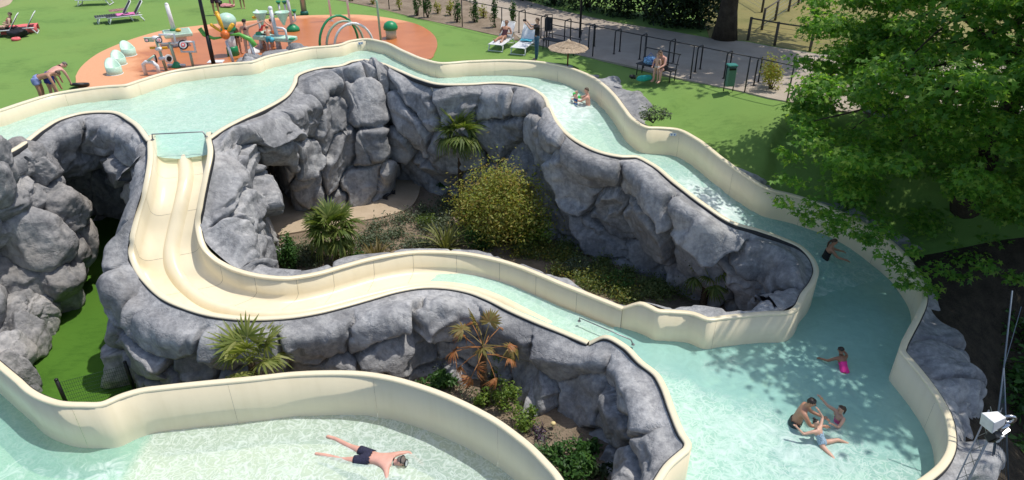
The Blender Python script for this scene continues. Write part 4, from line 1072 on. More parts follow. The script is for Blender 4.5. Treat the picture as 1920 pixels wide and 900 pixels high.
def shrub(name, base, r, n, size, mat, label, cat='shrub', kind='oval', seed=0, stems=5, group=None, up=.6, clumps=9, shell=.4):
    """branching shrub: stems from the base, leaves in uneven clumps"""
    rng = np.random.RandomState(seed)
    base = np.array(base, float); o = thing(name, base, label, cat, group)
    cc = []
    d0, _ = in_ball(rng, clumps, .45)
    for d in d0:
        g_ = rng.uniform(.6, 1.15); cc.append(base + [d[0] * r[0] * .72 * g_, d[1] * r[1] * .72 * g_, r[2] * (.55 + .42 * d[2] * g_)])
    for i in range(stems):
        e = cc[i % clumps]; m = base * .5 + e * .5 + rng.normal(0, .06, 3)
        MB().tube([base - [0, 0, .08], m, e], [.022 + .01 * r[2], .016, .008], 5).build('stem', M_BARK, o, True)
    P_, O_ = [], []
    for c in cc:
        k = int(n / clumps * rng.uniform(.6, 1.4)); p, d = in_ball(rng, k, shell)
        q = c + p * np.array(r) * rng.uniform(.24, .5) * (1 + .22 * rng.normal(size=(k, 1)))
        q[:, 2] = np.maximum(q[:, 2], base[2] + .03)
        P_.append(q); O_.append(d * .5)
    V, F = leaf_cloud(rng, np.vstack(P_), size, kind, up, np.vstack(O_))
    obj('foliage', V, F, mat, o, smooth=False)
    return o
def fan_mesh(name, rng, mat, pet=.5, L=.42, nl=22, droop=.35, wid=.034, span=128):
    """a fan palm frond along +X: petiole and pleated leaflets"""
    V, F = [], []
    b = MB().tube([(0, 0, 0), (pet * .5, 0, pet * .07), (pet, 0, pet * .05)], [.016, .012, .009], 5)
    V += b.v; F += b.f
    for i in range(nl):
        a = math.radians(-span + 2 * span * i / (nl - 1)) + rng.normal(0, .03); l = L * (1 - .22 * abs(math.sin(a / 2))) * rng.uniform(.88, 1.08)
        dr = droop * rng.uniform(.5, 1.6)
        ca, sa = math.cos(a), math.sin(a); n0 = len(V)
        for t, w in ((0.02, .25), (.35, 1.0), (.7, .75), (1.0, .08)):
            z = pet * .05 + (.06 if i % 2 else 0) * t * .4 - dr * l * t ** 2.2
            c = (pet + ca * l * t * (1 - .2 * dr * t), sa * l * t * (1 - .2 * dr * t), z)
            V.append((c[0] - sa * wid * w, c[1] + ca * wid * w, z + .006 * (i % 2))); V.append((c[0] + sa * wid * w, c[1] - ca * wid * w, z - .006 * (i % 2)))
        for q in range(3): F.append((n0 + 2*q, n0 + 2*q + 1, n0 + 2*q + 3, n0 + 2*q + 2))
    me = mesh(name, V, F); me.materials.append(mat)
    return me
def palm(name, base, h, n, pet, L, label, mat='palm', seed=0, lean=(0, 0), tr=.075, low=-.5, nl=22, dead=0):
    rng = np.random.RandomState(seed); base = np.array(base, float)
    o = thing(name, base, label, 'palm')
    tp = [base + np.array((lean[0] * t * t, lean[1] * t * t, h * t - .05)) for t in np.linspace(0, 1, 7)]
    tb = MB(); pts, rs_ = [], []
    for i in range(25):
        t = i / 24; p = base + np.array((lean[0] * t * t, lean[1] * t * t, h * t - .05)); pts.append(p); rs_.append(tr * (1.1 - .2 * t) * (1.16 if i % 2 else .92))
    tb.tube(pts, rs_, 10).build('trunk', M_BARKP, o, True)
    var = [fan_mesh('frond', rng, LM[mat], pet, L, nl, d) for d in (.2, .45, .75)]
    vdead = [fan_mesh('dead_frond', rng, LM['palmd'], pet * 1.1, L * .75, 16, d, .016, 75) for d in (.5, .9)] if dead else []
    top = pts[-1] - base
    for i in range(n):
        el = low + (1.25 - low) * (i / max(1, n - 1)) ** .8 + rng.normal(0, .08); az = i * 2.399 + rng.normal(0, .2)
        k = 2 if el < .1 else (1 if el < .7 else 0)
        inst(var[k], 'frond', top, (rng.normal(0, .25), -el, az), rng.uniform(.8, 1.12), o)
    for i in range(dead):
        el = rng.uniform(-.9, .3)
        inst(vdead[i % 2], 'dead_frond', top - [0, 0, .05 + .12 * (i % 3)], (rng.normal(0, .5), -el, i * 2.399 + 1), rng.uniform(.8, 1.2), o)
    return o
def sword_plant(name, base, n, L, label, mat='sword', seed=0, wid=.035, cat='plant'):
    rng = np.random.RandomState(seed); o = thing(name, base, label, cat)
    var = []
    for bend in (.08, .3, .75):
        V, F = [], []
        for i in range(8):
            t = i / 7; w = wid * (.55 + 1.2 * t - 1.75 * t ** 3.2) if t < 1 else .002
            x = bend * L * t ** 2.2; z = L * (t - .28 * bend * t ** 3)
            V += [(x, -w, z + .01), (x + .008, 0, z), (x, w, z + .01)]
        for i in range(7):
            for k in (0, 1): F.append((3*i+k, 3*i+k+1, 3*i+k+4, 3*i+k+3))
        me = mesh('leaf', V, F); me.materials.append(LM[mat]); var.append(me)
    for i in range(n):
        az = i * 2.399; tl = .12 + .75 * (i / n) ** .8
        inst(var[0 if tl < .35 else (1 if tl < .65 else 2)], 'leaf', (.05 * math.cos(az), .05 * math.sin(az), -.03), (rng.normal(0, .06), tl * .8, az), rng.uniform(.7, 1.1), o)
    return o

# ---------------------------------------------------------------- the maple over the river
rng = np.random.RandomState(21)
OUT = np.array([(1455,-900),(1490,40),(1505,90),(1480,150),(1445,205),(1432,240),(1462,262),(1475,285),(1462,360),(1478,388),(1510,408),(1520,425),(1575,452),(1620,478),(1690,505),(1712,540),(1760,548),(1800,535),(1880,535),(2600,640),(2600,-900)])
def crown_clumps(n, c, r, rmin, rmax, ok, shell=.45):
    out = []
    while len(out) < n:
        p, d = in_ball(rng, 1, shell); q = np.array(c) + p[0] * r
        if ok(q): out.append((*q, rng.uniform(rmin, rmax)))
    return out
holes = [(1520,305,40,24),(1640,325,30,14),(1600,215,90,12),(1545,255,20,10),(1530,360,34,12),(1655,385,22,9),(1690,330,14,8),(1470,290,20,14),(1745,325,20,8),(1790,320,16,10),(1590,400,24,8)]
def ok_maple(q):
    x, y = proj(q)
    if not inside(OUT, np.array([[x - 42, y]]))[0]: return False
    for zz, lim in ((-4.4, 1300), (-1.2, 1400), (-2.2, 1440)):
        sh = q - np.array(SUN_DIR) * ((q[2] - zz) / SUN_DIR[2]); sx, sy = proj(sh)
        if sx < lim and q[2] > 3.3: return False
    for hx, hy, a, b in holes:
        if ((x - hx) / a) ** 2 + ((y - hy) / b) ** 2 < 1.2: return False
    return True
cl = crown_clumps(500, (13.6, 18.4, 3.2), np.array((7.4, 5.2, 5.8)), .42, .78, ok_maple, .3)
# drooping outer sprays over the channel and the lawn
for a, b, y in [(1468,285,17.4),(1490,300,17.2),(1470,335,17.0),(1500,345,17.0),(1465,378,16.6),(1520,380,16.4),(1495,395,16.4),(1545,400,16.2),(1520,412,16.0),(1580,415,15.9),(1560,430,15.8),(1610,440,15.6),(1640,450,15.4),(1665,480,15.2),(1690,500,15.0),(1650,430,15.6),(1700,530,14.8),(1720,515,14.8),(1745,540,14.8),(1710,470,15.2),(1760,505,15.0),(1800,520,15.0),(1850,500,14.8),(1900,520,14.6)]:
    cl.append((*PY(a, b, y), .34))
# the far upper boughs reaching back over the terrace
TOPL = np.array([(1515,-60),(1520,60),(1500,130),(1478,190),(1490,225),(1540,265),(1740,260),(1740,-60)])
while len(cl) < 610:
    a, b = rng.uniform(1440, 1740), rng.uniform(-60, 265)
    if not inside(TOPL, np.array([[a, b]]))[0] or any(((a - hx) / (hw * .8)) ** 2 + ((b - hy) / hh) ** 2 < 1 for hx, hy, hw, hh in holes): continue
    cl.append((*PY(a, b, rng.uniform(19.8, 22.6)), rng.uniform(.4, .62)))
tree('maple_tree', (13.7, 18.6, -2.2), (13.9, 18.4, 7.2), .34, cl, 150, .105, LM['maple'], 'large green maple leaning over the river at the right', limbs=30, seed=3, flat=.42)
# the neighbour outside the frame whose crown shades the right pool
def ok_two(q):
    x, y = proj(q)
    if q[1] * CP - (q[2] - CAMZ) * SP < 4: return False
    if y > 540 and x < 1990: return False
    if y > -40 and x < 1800: return False
    s = q - np.array(SUN_DIR) * ((q[2] + 3.1) / SUN_DIR[2])
    s4 = q - np.array(SUN_DIR) * ((q[2] + 4.4) / SUN_DIR[2]); sx, sy = proj(s4)
    if sx < 1330 and sy < 590: return False
    return (s[:2] - a_[:2]) @ nn > .45
cl = crown_clumps(215, (14.6, 14.2, 6.2), np.array((6.4, 4.0, 4.6)), .5, .9, ok_two, .2)
tree('maple_tree', (16.5, 14.6, -4.8), (16, 15, 8.5), .36, cl, 80, .15, LM['maple'], 'tall dark maple at the right edge beyond the mast', limbs=18, seed=4)
# tree on the public path
def ok_path(q):
    x, y = proj(q)
    sx, sy = proj(q - np.array(SUN_DIR) * ((q[2] - .9) / SUN_DIR[2]))
    return y < -45 and q[2] > 4.2 and not (1000 < sx < 1125 and 60 < sy < 125) and proj(q - np.array(SUN_DIR) * ((q[2] + 1.5) / SUN_DIR[2]))[0] > 960
cl = crown_clumps(200, (9.0, 31.2, 8.4), np.array((7.0, 4.6, 4.0)), .7, 1.2, ok_path, .2)
tb = P(1358, 73, 0)
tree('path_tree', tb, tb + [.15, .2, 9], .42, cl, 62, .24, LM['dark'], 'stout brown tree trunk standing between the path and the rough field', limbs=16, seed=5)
# dark shrubs and trees behind the path
for k, (a, b, r) in enumerate([(1040,14,1.9),(1105,24,2.2),(1165,34,2.0),(1225,44,2.3),(1280,54,2.0),(1322,60,1.7),(985,2,1.5)]):
    b0 = P(a, b, 0); lab = ['leftmost but one of the dark evergreen thickets behind the path', 'dark evergreen thicket behind the tall thin lamp post', 'dark evergreen thicket third from the right behind the path', 'widest dark evergreen thicket behind the shaded path', 'dark evergreen thicket next to the one by the tree trunk', 'small dark thicket right beside the stout tree trunk', 'leftmost and smallest dark thicket at the top of the path'][k]
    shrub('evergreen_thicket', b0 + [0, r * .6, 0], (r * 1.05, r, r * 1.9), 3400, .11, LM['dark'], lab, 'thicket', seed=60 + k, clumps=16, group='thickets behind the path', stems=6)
# column shrubs in the bed along the fence
for k, (a, b, h) in enumerate([(783,30,1.25),(803,33,1.15),(857,42,1.2),(889,42,1.1),(930,52,1.35),(963,47,1.2),(820,26,.8),(905,34,.8),(845,30,.7),(751,19,.9),(700,8,.8),(660,2,.8)]):
    lab = ['pair of dark green column shrubs by the fence, left one', 'pair of dark green column shrubs by the fence, right one', 'slim green column shrub right after a fence post in the bed', 'column shrub midway along the bed between two fence posts', 'tallest column shrub behind the sunbather', 'column shrub at the path end of the planting bed', 'low sparse shrub behind the pair of column shrubs', 'low sparse shrub near the far edge of the bed', 'lowest sparse shrub in the middle of the bed', 'small column shrub above the green mushroom', 'small shrub near the start of the bed', 'small shrub at the top left end of the bed'][k]
    shrub('column_shrub', P(a, b, .0), (.3, .3, h), 420 if h > 1 else 180, .055, LM['bush' if h > 1 else 'bronze'], lab, seed=80 + k, clumps=7, group='shrubs in the fence bed', stems=3)
shrub('brown_shrub', P(1445, 168, 0), (.75, .65, 1.25), 1100, .05, LM['bronze'], 'brownish leafy shrub right of the green bin at the lawn corner', seed=95, clumps=12)
shrub('low_shrub', P(1225, 226, -.35), (.75, .4, .5), 500, .05, LM['sage'], 'low grey green shrub by the lawn edge rock', seed=96)
# understorey on the right, deep in shade
for k, (a, b, z, r) in enumerate([(1850,600,-4.6,1.2),(1900,680,-4.7,1.3),(1860,760,-4.8,1.1),(1925,800,-4.8,1.4),(1880,880,-4.9,1.2),(1800,560,-4.2,1.0),(1930,560,-4.2,1.4)]):
    lab = ['shaded undergrowth bush behind the upper mast', 'shaded undergrowth bush at the right edge halfway down', 'shaded undergrowth bush behind the white loudspeaker', 'large shaded bush at the right edge beside the loudspeaker', 'shaded undergrowth bush at the foot of the mast', 'shaded bush between the maple and the rock apron', 'uppermost shaded bush at the right edge'][k]
    shrub('undergrowth', P(a, b, z), (r, r, r * 1.0), 1100, .09, LM['bush'], lab, 'bush', seed=110 + k, clumps=10, group='undergrowth at the right')

# ---------------------------------------------------------------- planting in the pit
def pz(a, b): 
    p = P(a, b, -4.2)
    for _ in range(4): p = P(a, b, float(pit_z(p[0], p[1])) - .01)
    return p
palm('fan_palm', (-1.95, 23.75, -4.22), 3.0, 26, .50, .66, 'tall fan palm with brown trunk at the back of the pit', seed=1, low=-.6, tr=.085)
palm('fan_palm', pz(632, 497), 1.35, 36, .60, .62, 'bushy fan palm with drooping fronds beside the sandy path', seed=2, low=-.75, tr=.09)
palm('fan_palm', pz(1318, 572), 1.1, 16, .5, .52, 'shaded fan palm at the right end of the pit', 'palm', seed=3, low=-.6, tr=.10)
sword_plant('flax_plant', pz(836, 470), 46, 1.25, 'large green sword leaved flax in front of the bronze shrub', 'sword', 1, .045)
sword_plant('flax_plant', pz(707, 496), 64, .95, 'bronze tinted sword leaved flax behind the slide rim', 'swordb', 2, .035)
shrub('bronze_shrub', pz(946, 455), (2.25, 1.6, 2.75), 10500, .056, LM['bronze'], 'big bronze and lime leaved shrub filling the middle of the pit', seed=7, clumps=40, stems=14, shell=.2)
shrub('bronze_shrub', pz(1000, 462), (1.0, .9, 1.5), 2200, .052, LM['lime'], 'loose lime green shrub leaning against the right side of the bronze shrub', seed=41, clumps=16, stems=8, shell=.2)
shrub('bronze_shrub', pz(885, 430), (1.15, .9, 1.7), 2400, .052, LM['bronze'], 'smaller bronze shrub left of the big one, behind the large flax', seed=42, clumps=16, stems=8, shell=.2)
shrub('lime_shrub', pz(900, 372), (1.3, .7, 2.0), 900, .05, LM['lime'], 'sparse lime leaved shrub growing against the pit wall behind the palm', seed=8, clumps=16, stems=8)
shrub('clipped_bush', pz(545, 505), (.52, .5, 1.15), 1500, .05, LM['bush'], 'dense dark green bush at the left corner of the pit', seed=9, clumps=11)
shrub('green_bush', pz(822, 352), (.85, .5, .45), 900, .055, LM['bush'], 'low bright green bush left of the tall palm', seed=10)
shrub('green_bush', pz(905, 470), (1.1, .5, .8), 1500, .05, LM['bush'], 'green bush at the foot of the bronze shrub', seed=13, clumps=12)
shrub('green_bush', pz(668, 500), (.45, .4, .6), 500, .05, LM['bush'], 'small green bush between the bushy palm and the bronze flax', seed=14)
shrub('green_bush', pz(800, 425), (.6, .5, .5), 600, .06, LM['lime'], 'yellow green leafy clump beside the large flax', seed=15, kind='blade')
shrub('weed_clump', pz(1085, 512), (.7, .5, .6), 700, .045, LM['sage'], 'grey green weeds growing tall in the sunny middle of the bank', cat='weeds', seed=16, up=.3)
shrub('weed_clump', pz(1165, 545), (.6, .45, .55), 500, .045, LM['bush'], 'green weeds on the bank nearest the pool wall', cat='weeds', seed=17, up=.3)
# ground cover: countless small tufts
rng = np.random.RandomState(33)
def cover(name, poly_px, n, size, mat, label, zf=pz, kind='oval', h=.18, dens=1.3):
    poly = np.array(poly_px); lo, hi = poly.min(0), poly.max(0)
    pts = rng.uniform(lo, hi, (n * 3, 2)); pts = pts[inside(poly, pts)][:n]
    tuft = []
    for a, b in pts:
        p = zf(a, b)
        if fbm(np.array([[p[0] * dens, p[1] * dens, 2.]]), 2)[0] < -.12: continue
        k = rng.randint(14, 30); q = p + rng.normal(0, .12, (k, 3)) * [1, 1, 0]; q[:, 2] += np.abs(rng.normal(0, h, k)) + .02
        tuft.append(q)
    V, F = leaf_cloud(rng, np.vstack(tuft), size, kind, .6)
    o = obj(name, V, F, mat, smooth=False)
    return tag(o, label, 'ground cover', kind='stuff')
cover('ground_cover', [(650,470),(700,425),(780,400),(800,380),(860,380),(860,470),(760,468)], 520, .045, LM['sage'], 'grey green low planting between path and slide')
cover('ground_cover', [(515,510),(525,470),(600,455),(640,495)], 170, .045, LM['sage'], 'low sage tufts at the left corner of the pit')
cover('bank_weeds', [(960,470),(1010,440),(1080,470),(1160,500),(1240,535),(1290,560),(1240,575),(1170,572),(1060,530)], 800, .045, LM['weed'], 'weedy green ground cover on the bank below the rock wall')
cover('dry_weeds', [(960,480),(1000,455),(1100,500),(1200,560),(1170,568),(1060,525)], 380, .038, LM['bronze'], 'dry brownish weeds between the green ones on the bank')

# ---------------------------------------------------------------- planting in the front bed and by the turf
fz = lambda a, b: P(a, b, -4.42)
palm('fan_palm', (-6.25, 12.9, -4.62), 1.85, 20, .62, .58, 'fan palm against the rock wall just behind the near pool rim', 'palmy2', seed=4, low=.12, tr=.09, nl=16)
palm('dying_palm', fz(908, 745), 1.75, 5, .7, .42, 'dying palm with orange brown withered fronds in front of the rocks', 'palmy', seed=5, low=-.3, tr=.085, dead=13)
for k, (a, b, r, h, m, n) in enumerate([(820,730,.75,.4,'bush',900),(1040,868,.5,.5,'bush',800),(1085,880,.65,.55,'bush',1100),(1100,850,.4,.35,'bush',420),(945,765,.5,.75,'lime',700),(985,800,.55,.6,'lime',700),(905,755,.45,.5,'lime',420),(930,720,.22,.75,'lime',240),(1060,905,.6,.5,'bush',700),(1125,885,.4,.35,'dark',300)]):
    lab = ['broad low green clump left of the dying palm', 'leafy green clump at the bend of the near pool rim', 'largest leafy green clump at the bottom of the front bed', 'small leafy clump furthest right in sunlight in the front bed', 'lime yellow bush right of the dying palm', 'lime yellow bush nearest the pool rim in the front bed', 'short lime bush at the foot of the dying palm', 'thin upright lime shoot behind the palm trunk', 'leafy green clump cut by the bottom edge of the picture', 'dark shaded clump under the rock wall in the front bed'][k]
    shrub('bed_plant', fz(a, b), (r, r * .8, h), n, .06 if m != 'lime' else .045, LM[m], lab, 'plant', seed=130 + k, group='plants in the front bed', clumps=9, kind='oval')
cover('bed_weeds', [(760,705),(850,690),(960,740),(1080,830),(1130,880),(1060,895),(985,830),(900,770)], 130, .03, LM['sage'], 'sparse dry tufts over the soil of the front bed', zf=fz, dens=2.0)
rng = np.random.RandomState(3)
lv = thing('lavender', fz(1012, 815), 'small lavender with dull purple spikes in the front bed', 'plant')
q = fz(1012, 815) + rng.normal(0, .1, (70, 3)) * [1, 1, 0] + [0, 0, .05]
V, F = leaf_cloud(rng, q, .15, 'blade', .2); obj('foliage', V, F, LM['purple'], lv, smooth=False)
yf = MB(); yf.ball(fz(1037, 803) + [0, 0, .16], (.065, .065, .05), 10, 6); yo = yf.build('yellow_flower', plain('yellow_petals', (.72, .58, .28), .7), None, True)
tag(yo, 'round pale yellow flower head on the soil of the front bed', 'flower')
# ================================================================== things on the lawn, the pad and the pools
WHITE = plain('white_plastic', (.78, .78, .77), .4)
GREYW = plain('pale_grey_pipe', (.66, .66, .68), .35)
MINT = plain('mint_plastic', (.50, .71, .56), .45)
MINTD = plain('sage_green_pipe', (.34, .45, .34), .5)
GREEN = plain('signal_green', (.015, .27, .10), .4)
LGREEN = plain('leaf_green_plastic', (.13, .42, .07), .4)
YELL = plain('yellow_plastic', (.80, .42, .02), .4)
ORNG = plain('orange_plastic', (.75, .17, .03), .4)
BLACK = plain('black_metal', (.012, .012, .013), .45)
STEEL = plain('stainless_steel', (.62, .62, .63), .22, .95)
GREYM = plain('grey_metal', (.30, .31, .32), .4, .6)
DARKM = plain('dark_mesh_fabric', (.03, .032, .038), .8)
PINK = plain('pink_towel', (.72, .20, .45), .9, var=.2, scale=9)
CORAL = plain('coral_towel', (.78, .16, .16), .9, var=.2, scale=9)
AQUA = plain('aqua_cloth', (.10, .47, .58), .8, var=.12)
BLUE = plain('blue_cloth', (.06, .12, .42), .8)
TEAL = plain('teal_bag', (.02, .36, .30), .8)
STRAW = ground_mat('straw', (.38, .28, .19), (.62, .49, .35), 5.0, 1.0, 45.0)
WOODP = plain('grey_wood_post', (.10, .085, .07), .9, var=.25)
BENCHM = plain('bench_slat', (.03, .03, .032), .6)
BING = plain('bin_green', (.10, .21, .16), .5)
BLUEG = plain('grey_blue_tarp', (.28, .30, .36), .8)

def tz(x, y): return float(terrain(np.array([[x, y]]))[0])
def G0(a, b, z=0.0): return P(a, b, z)

# ---------------------------------------------------------------- grab bars and stickers on the slides
def bar(name, pts, r, label, posts=()):
    o = thing(name, pts[0], label, 'grab bar')
    MB().tube(pts, r, 8).build('bar', GREYM, o, True)
    for a, b in posts: MB().tube([a, b], r * .9, 8).build('bracket', GREYM, o, True)
    for p in (pts[0], pts[-1]): MB().disc(p, r * 2.2, .02, (0, 0, 1), 12).build('flange', GREYM, o)
    return o
a, b = P(286, 262, .52), P(388, 258, .52)
bar('grab_bar', [a, a + [.02, .02, .16], b + [-.10, .05, .16], b + [-.02, 0, .03]], .022, 'grey grab bar across the top of the slide')
bar('grab_bar', [P(1086, 602, -2.95), P(1087, 596, -2.86) , P(1183, 637, -2.86), P(1187, 646, -3.0)], .02, 'low grey grab rail on the lane divider at the slide end')
def sticker(px, py, y, nrm, label):
    o = thing('safety_sticker', PY(px, py, y), label, 'sticker'); c = PY(px, py, y)
    n = Vector(nrm).normalized(); r = Vector((0, 0, 1)).cross(n).normalized(); u = n.cross(r)
    def q(w, h, dx, dy, d, nm, mat):
        C = Vector(c) + n * d + r * dx + u * dy
        vs_ = [C + r * (sx * w) + u * (sy * h) for sx, sy in ((-1, -1), (1, -1), (1, 1), (-1, 1))]
        back = [v - n * .004 for v in vs_]
        obj(nm, [tuple(v) for v in vs_ + back], [(0, 1, 2, 3), (7, 6, 5, 4), (0, 4, 5, 1), (1, 5, 6, 2), (2, 6, 7, 3), (3, 7, 4, 0)], mat, o, False)
    q(.11, .055, 0, 0, .010, 'label_plate', plain('sticker_white', (.62, .64, .68), .5))
    for dx in (-.05, .05):
        q(.012, .03, dx, -.008, .016, 'pictogram', BLUE); q(.028, .006, dx, .012, .0165, 'pictogram', BLUE)
def on_wall(px_, py_, line, dz):
    """place on the inner face of the outer wall: nearest rim point in plan along the sight line"""
    best = None
    for y in np.arange(14, 32, .02):
        p = PY(px_, py_, y); d = np.hypot(line[:, 0] - p[0], line[:, 1] - p[1]); k = d.argmin()
        if best is None or d[k] < best[0]: best = (d[k], y, k)
    k = best[2]; nm = plan_normals(line, +1)[k]
    return best[1], (-nm[0], -nm[1], 0)
rd = resamp(np.vstack([rivO, poolO[1:]]), .05)
for a, b, lab in ((676, 81, 'small pale sticker on the river wall below the splash pad'), (1262, 252, 'small pale sticker on the river wall beside the lawn')):
    y, nm = on_wall(a, b, rd, .1); sticker(a, b, y - .015, nm, lab)

# ---------------------------------------------------------------- black panel standing in for the dark opening of the pit cave
dl, dr_ = GAP_L, GAP_R
dd = (dr_ - dl); dd[2] = 0; W = np.linalg.norm(dd); dd /= W; fw = np.array((dd[1], -dd[0], 0)); ang = math.atan2(dd[1], dd[0])
c = (dl + dr_) / 2 - fw * .45
do = thing('cave_gap_stand_in', c, 'tall black panel with frame and handle standing in for the dark opening of the rock cave at the left of the pit', 'opening stand-in')
MB().box(c + [0, 0, 1.02], (W, .06, 2.04), ang).build('gap_stand_in_slab', plain('gap_black', (.006, .006, .008), .7), do)
for s_ in (-1, 1): MB().box(c + dd * s_ * (W / 2 + .03) + [0, 0, 1.03], (.06, .10, 2.06), ang).build('gap_stand_in_frame', BLACK, do)
MB().tube([c + dd * W * .35 + fw * .06 + [0, 0, 1.0], c + dd * W * .35 + fw * .06 + [0, 0, 1.12]], .012, 6).build('handle', STEEL, do)

# ---------------------------------------------------------------- floor sign lying by the path
s0, s1 = pz(720, 376), pz(737, 364); dv_ = s1 - s0; an = math.atan2(dv_[1], dv_[0]); Ls = np.linalg.norm(dv_); cm = (s0 + s1) / 2 + [0, 0, .08]
fo = thing('path_bench', cm, 'little dark metal bench frame beside the sandy path', 'bench')
for k in (-1, 0, 1): MB().box(cm + [math.sin(an) * .11 * k, -math.cos(an) * .11 * k, .1], (Ls, .05, .03), an).build('slat', BENCHM, fo)
for k in (-1, 1): MB().box(cm + [math.cos(an) * Ls * .42 * k, math.sin(an) * Ls * .42 * k, 0], (.04, .28, .17), an).build('leg', BENCHM, fo)

# ---------------------------------------------------------------- mesh fence on the sunken turf
tp = [(118, 790, 'left'), (243, 742, 'right')]
t1, t2 = P(131, 772, -4.6), P(255, 738, -4.6)
h1, h2 = .62, 1.02
wf = thing('mesh_fence', (t1 + t2) / 2, 'dark green wire mesh fence crossing the sunken turf', 'fence')
for p, h in ((t1, 1.05), (t2, 1.05)):
    po = MB().tube([p, p + [0, 0, h]], .045, 10).build('post', BLACK, wf, True)
    MB().lathe(p + [0, 0, h], [(.048, 0), (.045, .03), (.02, .05)], 10).build('cap', BLACK, po, True)
WIRE = plain('green_wire', (.012, .05, .02), .5)
for k in range(9):
    z = .06 + k * .112; MB().tube([t1 + [0, 0, z], t2 + [0, 0, z]], .005, 4).build('wire', WIRE, wf)
for k in range(1, 32):
    p = t1 + (t2 - t1) * k / 32; MB().tube([p + [0, 0, .04], p + [0, 0, .98]], .004, 4).build('wire', WIRE, wf)

# ---------------------------------------------------------------- loungers
def make_lounger(name='sun_lounger', frame=None, bed=None, back=.95, slats=True):
    """lounger in local space: head towards +Y, foot at -Y"""
    frame, bed = frame or WHITE, bed or WHITE
    o = bpy.data.objects.new(name, None); COL.objects.link(o)
    hb, hl = .30, .95
    for s_ in (-1, 1):
        MB().tube([(s_*.31, -.98, hb), (s_*.31, .35, hb), (s_*.31, .62, hb)], .024, 6).build('side_rail', frame, o, True, False)
        MB().tube([(s_*.30, -.80, hb), (s_*.33, -.92, 0.0)], .028, 6).build('leg', frame, o, True, False)
        MB().tube([(s_*.30, .48, hb), (s_*.33, .66, 0.0)], .028, 6).build('leg', frame, o, True, False)
    for y in (-.92, .66): MB().tube([(-.33, y, .03), (.33, y, .03)], .02, 6).build('crossbar', frame, o, True, False)
    for k in range(12):
        MB().box((0, -.95 + k * .105, hb + .022), (.60, .09, .018)).build('slat', bed, o, False, False)
    bo = bpy.data.objects.new('backrest', None)
    cb, sb = math.cos(back), math.sin(back)
    b = MB()
    rw = .62
    main = MB().box((0, .33 + cb * .36, hb + .03 + sb * .36), (.56, .72, .025), 0, back, .01).build('backrest', bed, o, False, False)
    for s_ in (-1, 1): MB().tube([(s_*.30, .31, hb + .02), (s_*.30, .33 + cb * .76, hb + .02 + sb * .76)], .02, 6).build('back_frame', frame, o, True, False)
    MB().tube([(-.30, .33 + cb * .76, hb + .02 + sb * .76), (.30, .33 + cb * .76, hb + .02 + sb * .76)], .02, 6).build('back_frame', frame, o, True, False)
    return o
lw = make_lounger(); ld = make_lounger(frame=WHITE, bed=DARKM)
first = {id(lw): True, id(ld): True}
LG = 'sun loungers on the lawn'
def place_lounger(proto, a, b, rz, label, z=0.0, s=1.0):
    o = proto if first[id(proto)] else copy_tree(proto); first[id(proto)] = False
    p = P(a, b, z); o.location = Vector(p) + Vector((0, 0, .012)); o.rotation_euler = (0, 0, rz); o.scale = (s,) * 3
    tag(o, label, 'sun lounger', LG); return o
def towel(name, base, rz, size, mat, label, h=.335, sag=.012, cat='towel'):
    """a cloth draped over a bed: top sheet with rumples and hanging edges"""
    n, m = 14, 18; V = []
    rngt = np.random.RandomState(int(abs(base[0] * 100)) % 999)
    cx, sx = math.cos(rz), math.sin(rz); s = rngt.uniform(0, 99)
    for i in range(n):
        for j in range(m):
            x = (i / (n - 1) - .5) * size[0]; y = (j / (m - 1) - .5) * size[1]
            ed = max(0, abs(x) - .30)
            z = h + .02 * noise3(np.array([x * 5 + s, y * 4, s])) - ed * 1.6 + .008
            x2 = math.copysign(min(abs(x), .30 + ed * .35), x)
            V.append((base[0] + cx * x2 - sx * y, base[1] + sx * x2 + cx * y, base[2] + max(.015, float(z))))
    o = obj(name, V, grid_faces(n, m), mat); md = o.modifiers.new('thickness', 'SOLIDIFY'); md.thickness = .008; md.offset = 1
    return tag(o, label, cat)
# foreground pair of the path side
l1 = place_lounger(lw, 943, 88, -.35, 'white lounger with the sunbather beside the planting bed')
l2 = place_lounger(lw, 984, 94, -.35, 'white lounger with an aqua cover beside the photographing man')
l2.children[0]
AQC = P(984, 94, 0)
towel('lounger_cover', AQC + np.array((.13, .32, .02)), -.35, (.54, .62), AQUA, 'aqua blue cover lying on the lounger near the photographing man', h=.37, cat='cover')
place_lounger(ld, 222, 40, -1.0, 'dark lounger left of the pair with the pink towel', s=1.0)
l5 = place_lounger(ld, 243, 40, -1.0, 'dark backed lounger under the pink towel in the middle of the lawn')
towel('pink_towel', P(238, 38, 0) + np.array((.1, -.05, 0)), -1.0, (.72, 1.0), PINK, 'pink towel spread over the lounger in the middle of the lawn')
towel('patterned_towel', P(213, 33, 0) + np.array((.2, .2, 0)), -1.0, (.6, .8), plain('patterned_cloth', (.25, .14, .12), .9, var=.7, scale=16), 'multicoloured crumpled towel on the dark lounger of the lawn pair')
place_lounger(ld, 10, 68, -1.15, 'dark backed lounger at the left edge with the seated woman')
place_lounger(ld, 42, 64, -1.15, 'dark backed lounger at the left edge under the coral towel')
towel('coral_towel', P(44, 62, 0) + np.array((-.1, 0, 0)), -1.15, (.95, 1.5), CORAL, 'coral pink towel on the lounger at the left edge')
place_lounger(lw, 185, 9, -1.4, 'lounger with turquoise cover at the top of the lawn', s=1.05)
towel('turquoise_cover', P(186, 8, 0) + np.array((0, 0, .02)), -1.4, (.62, 1.3), AQUA, 'turquoise cover on the lounger at the top of the lawn', cat='cover')
bag = MB(); c = P(38, 70, 0)
bg = thing('beach_bag', c, 'black beach bag slumped against the left lounger', 'bag')
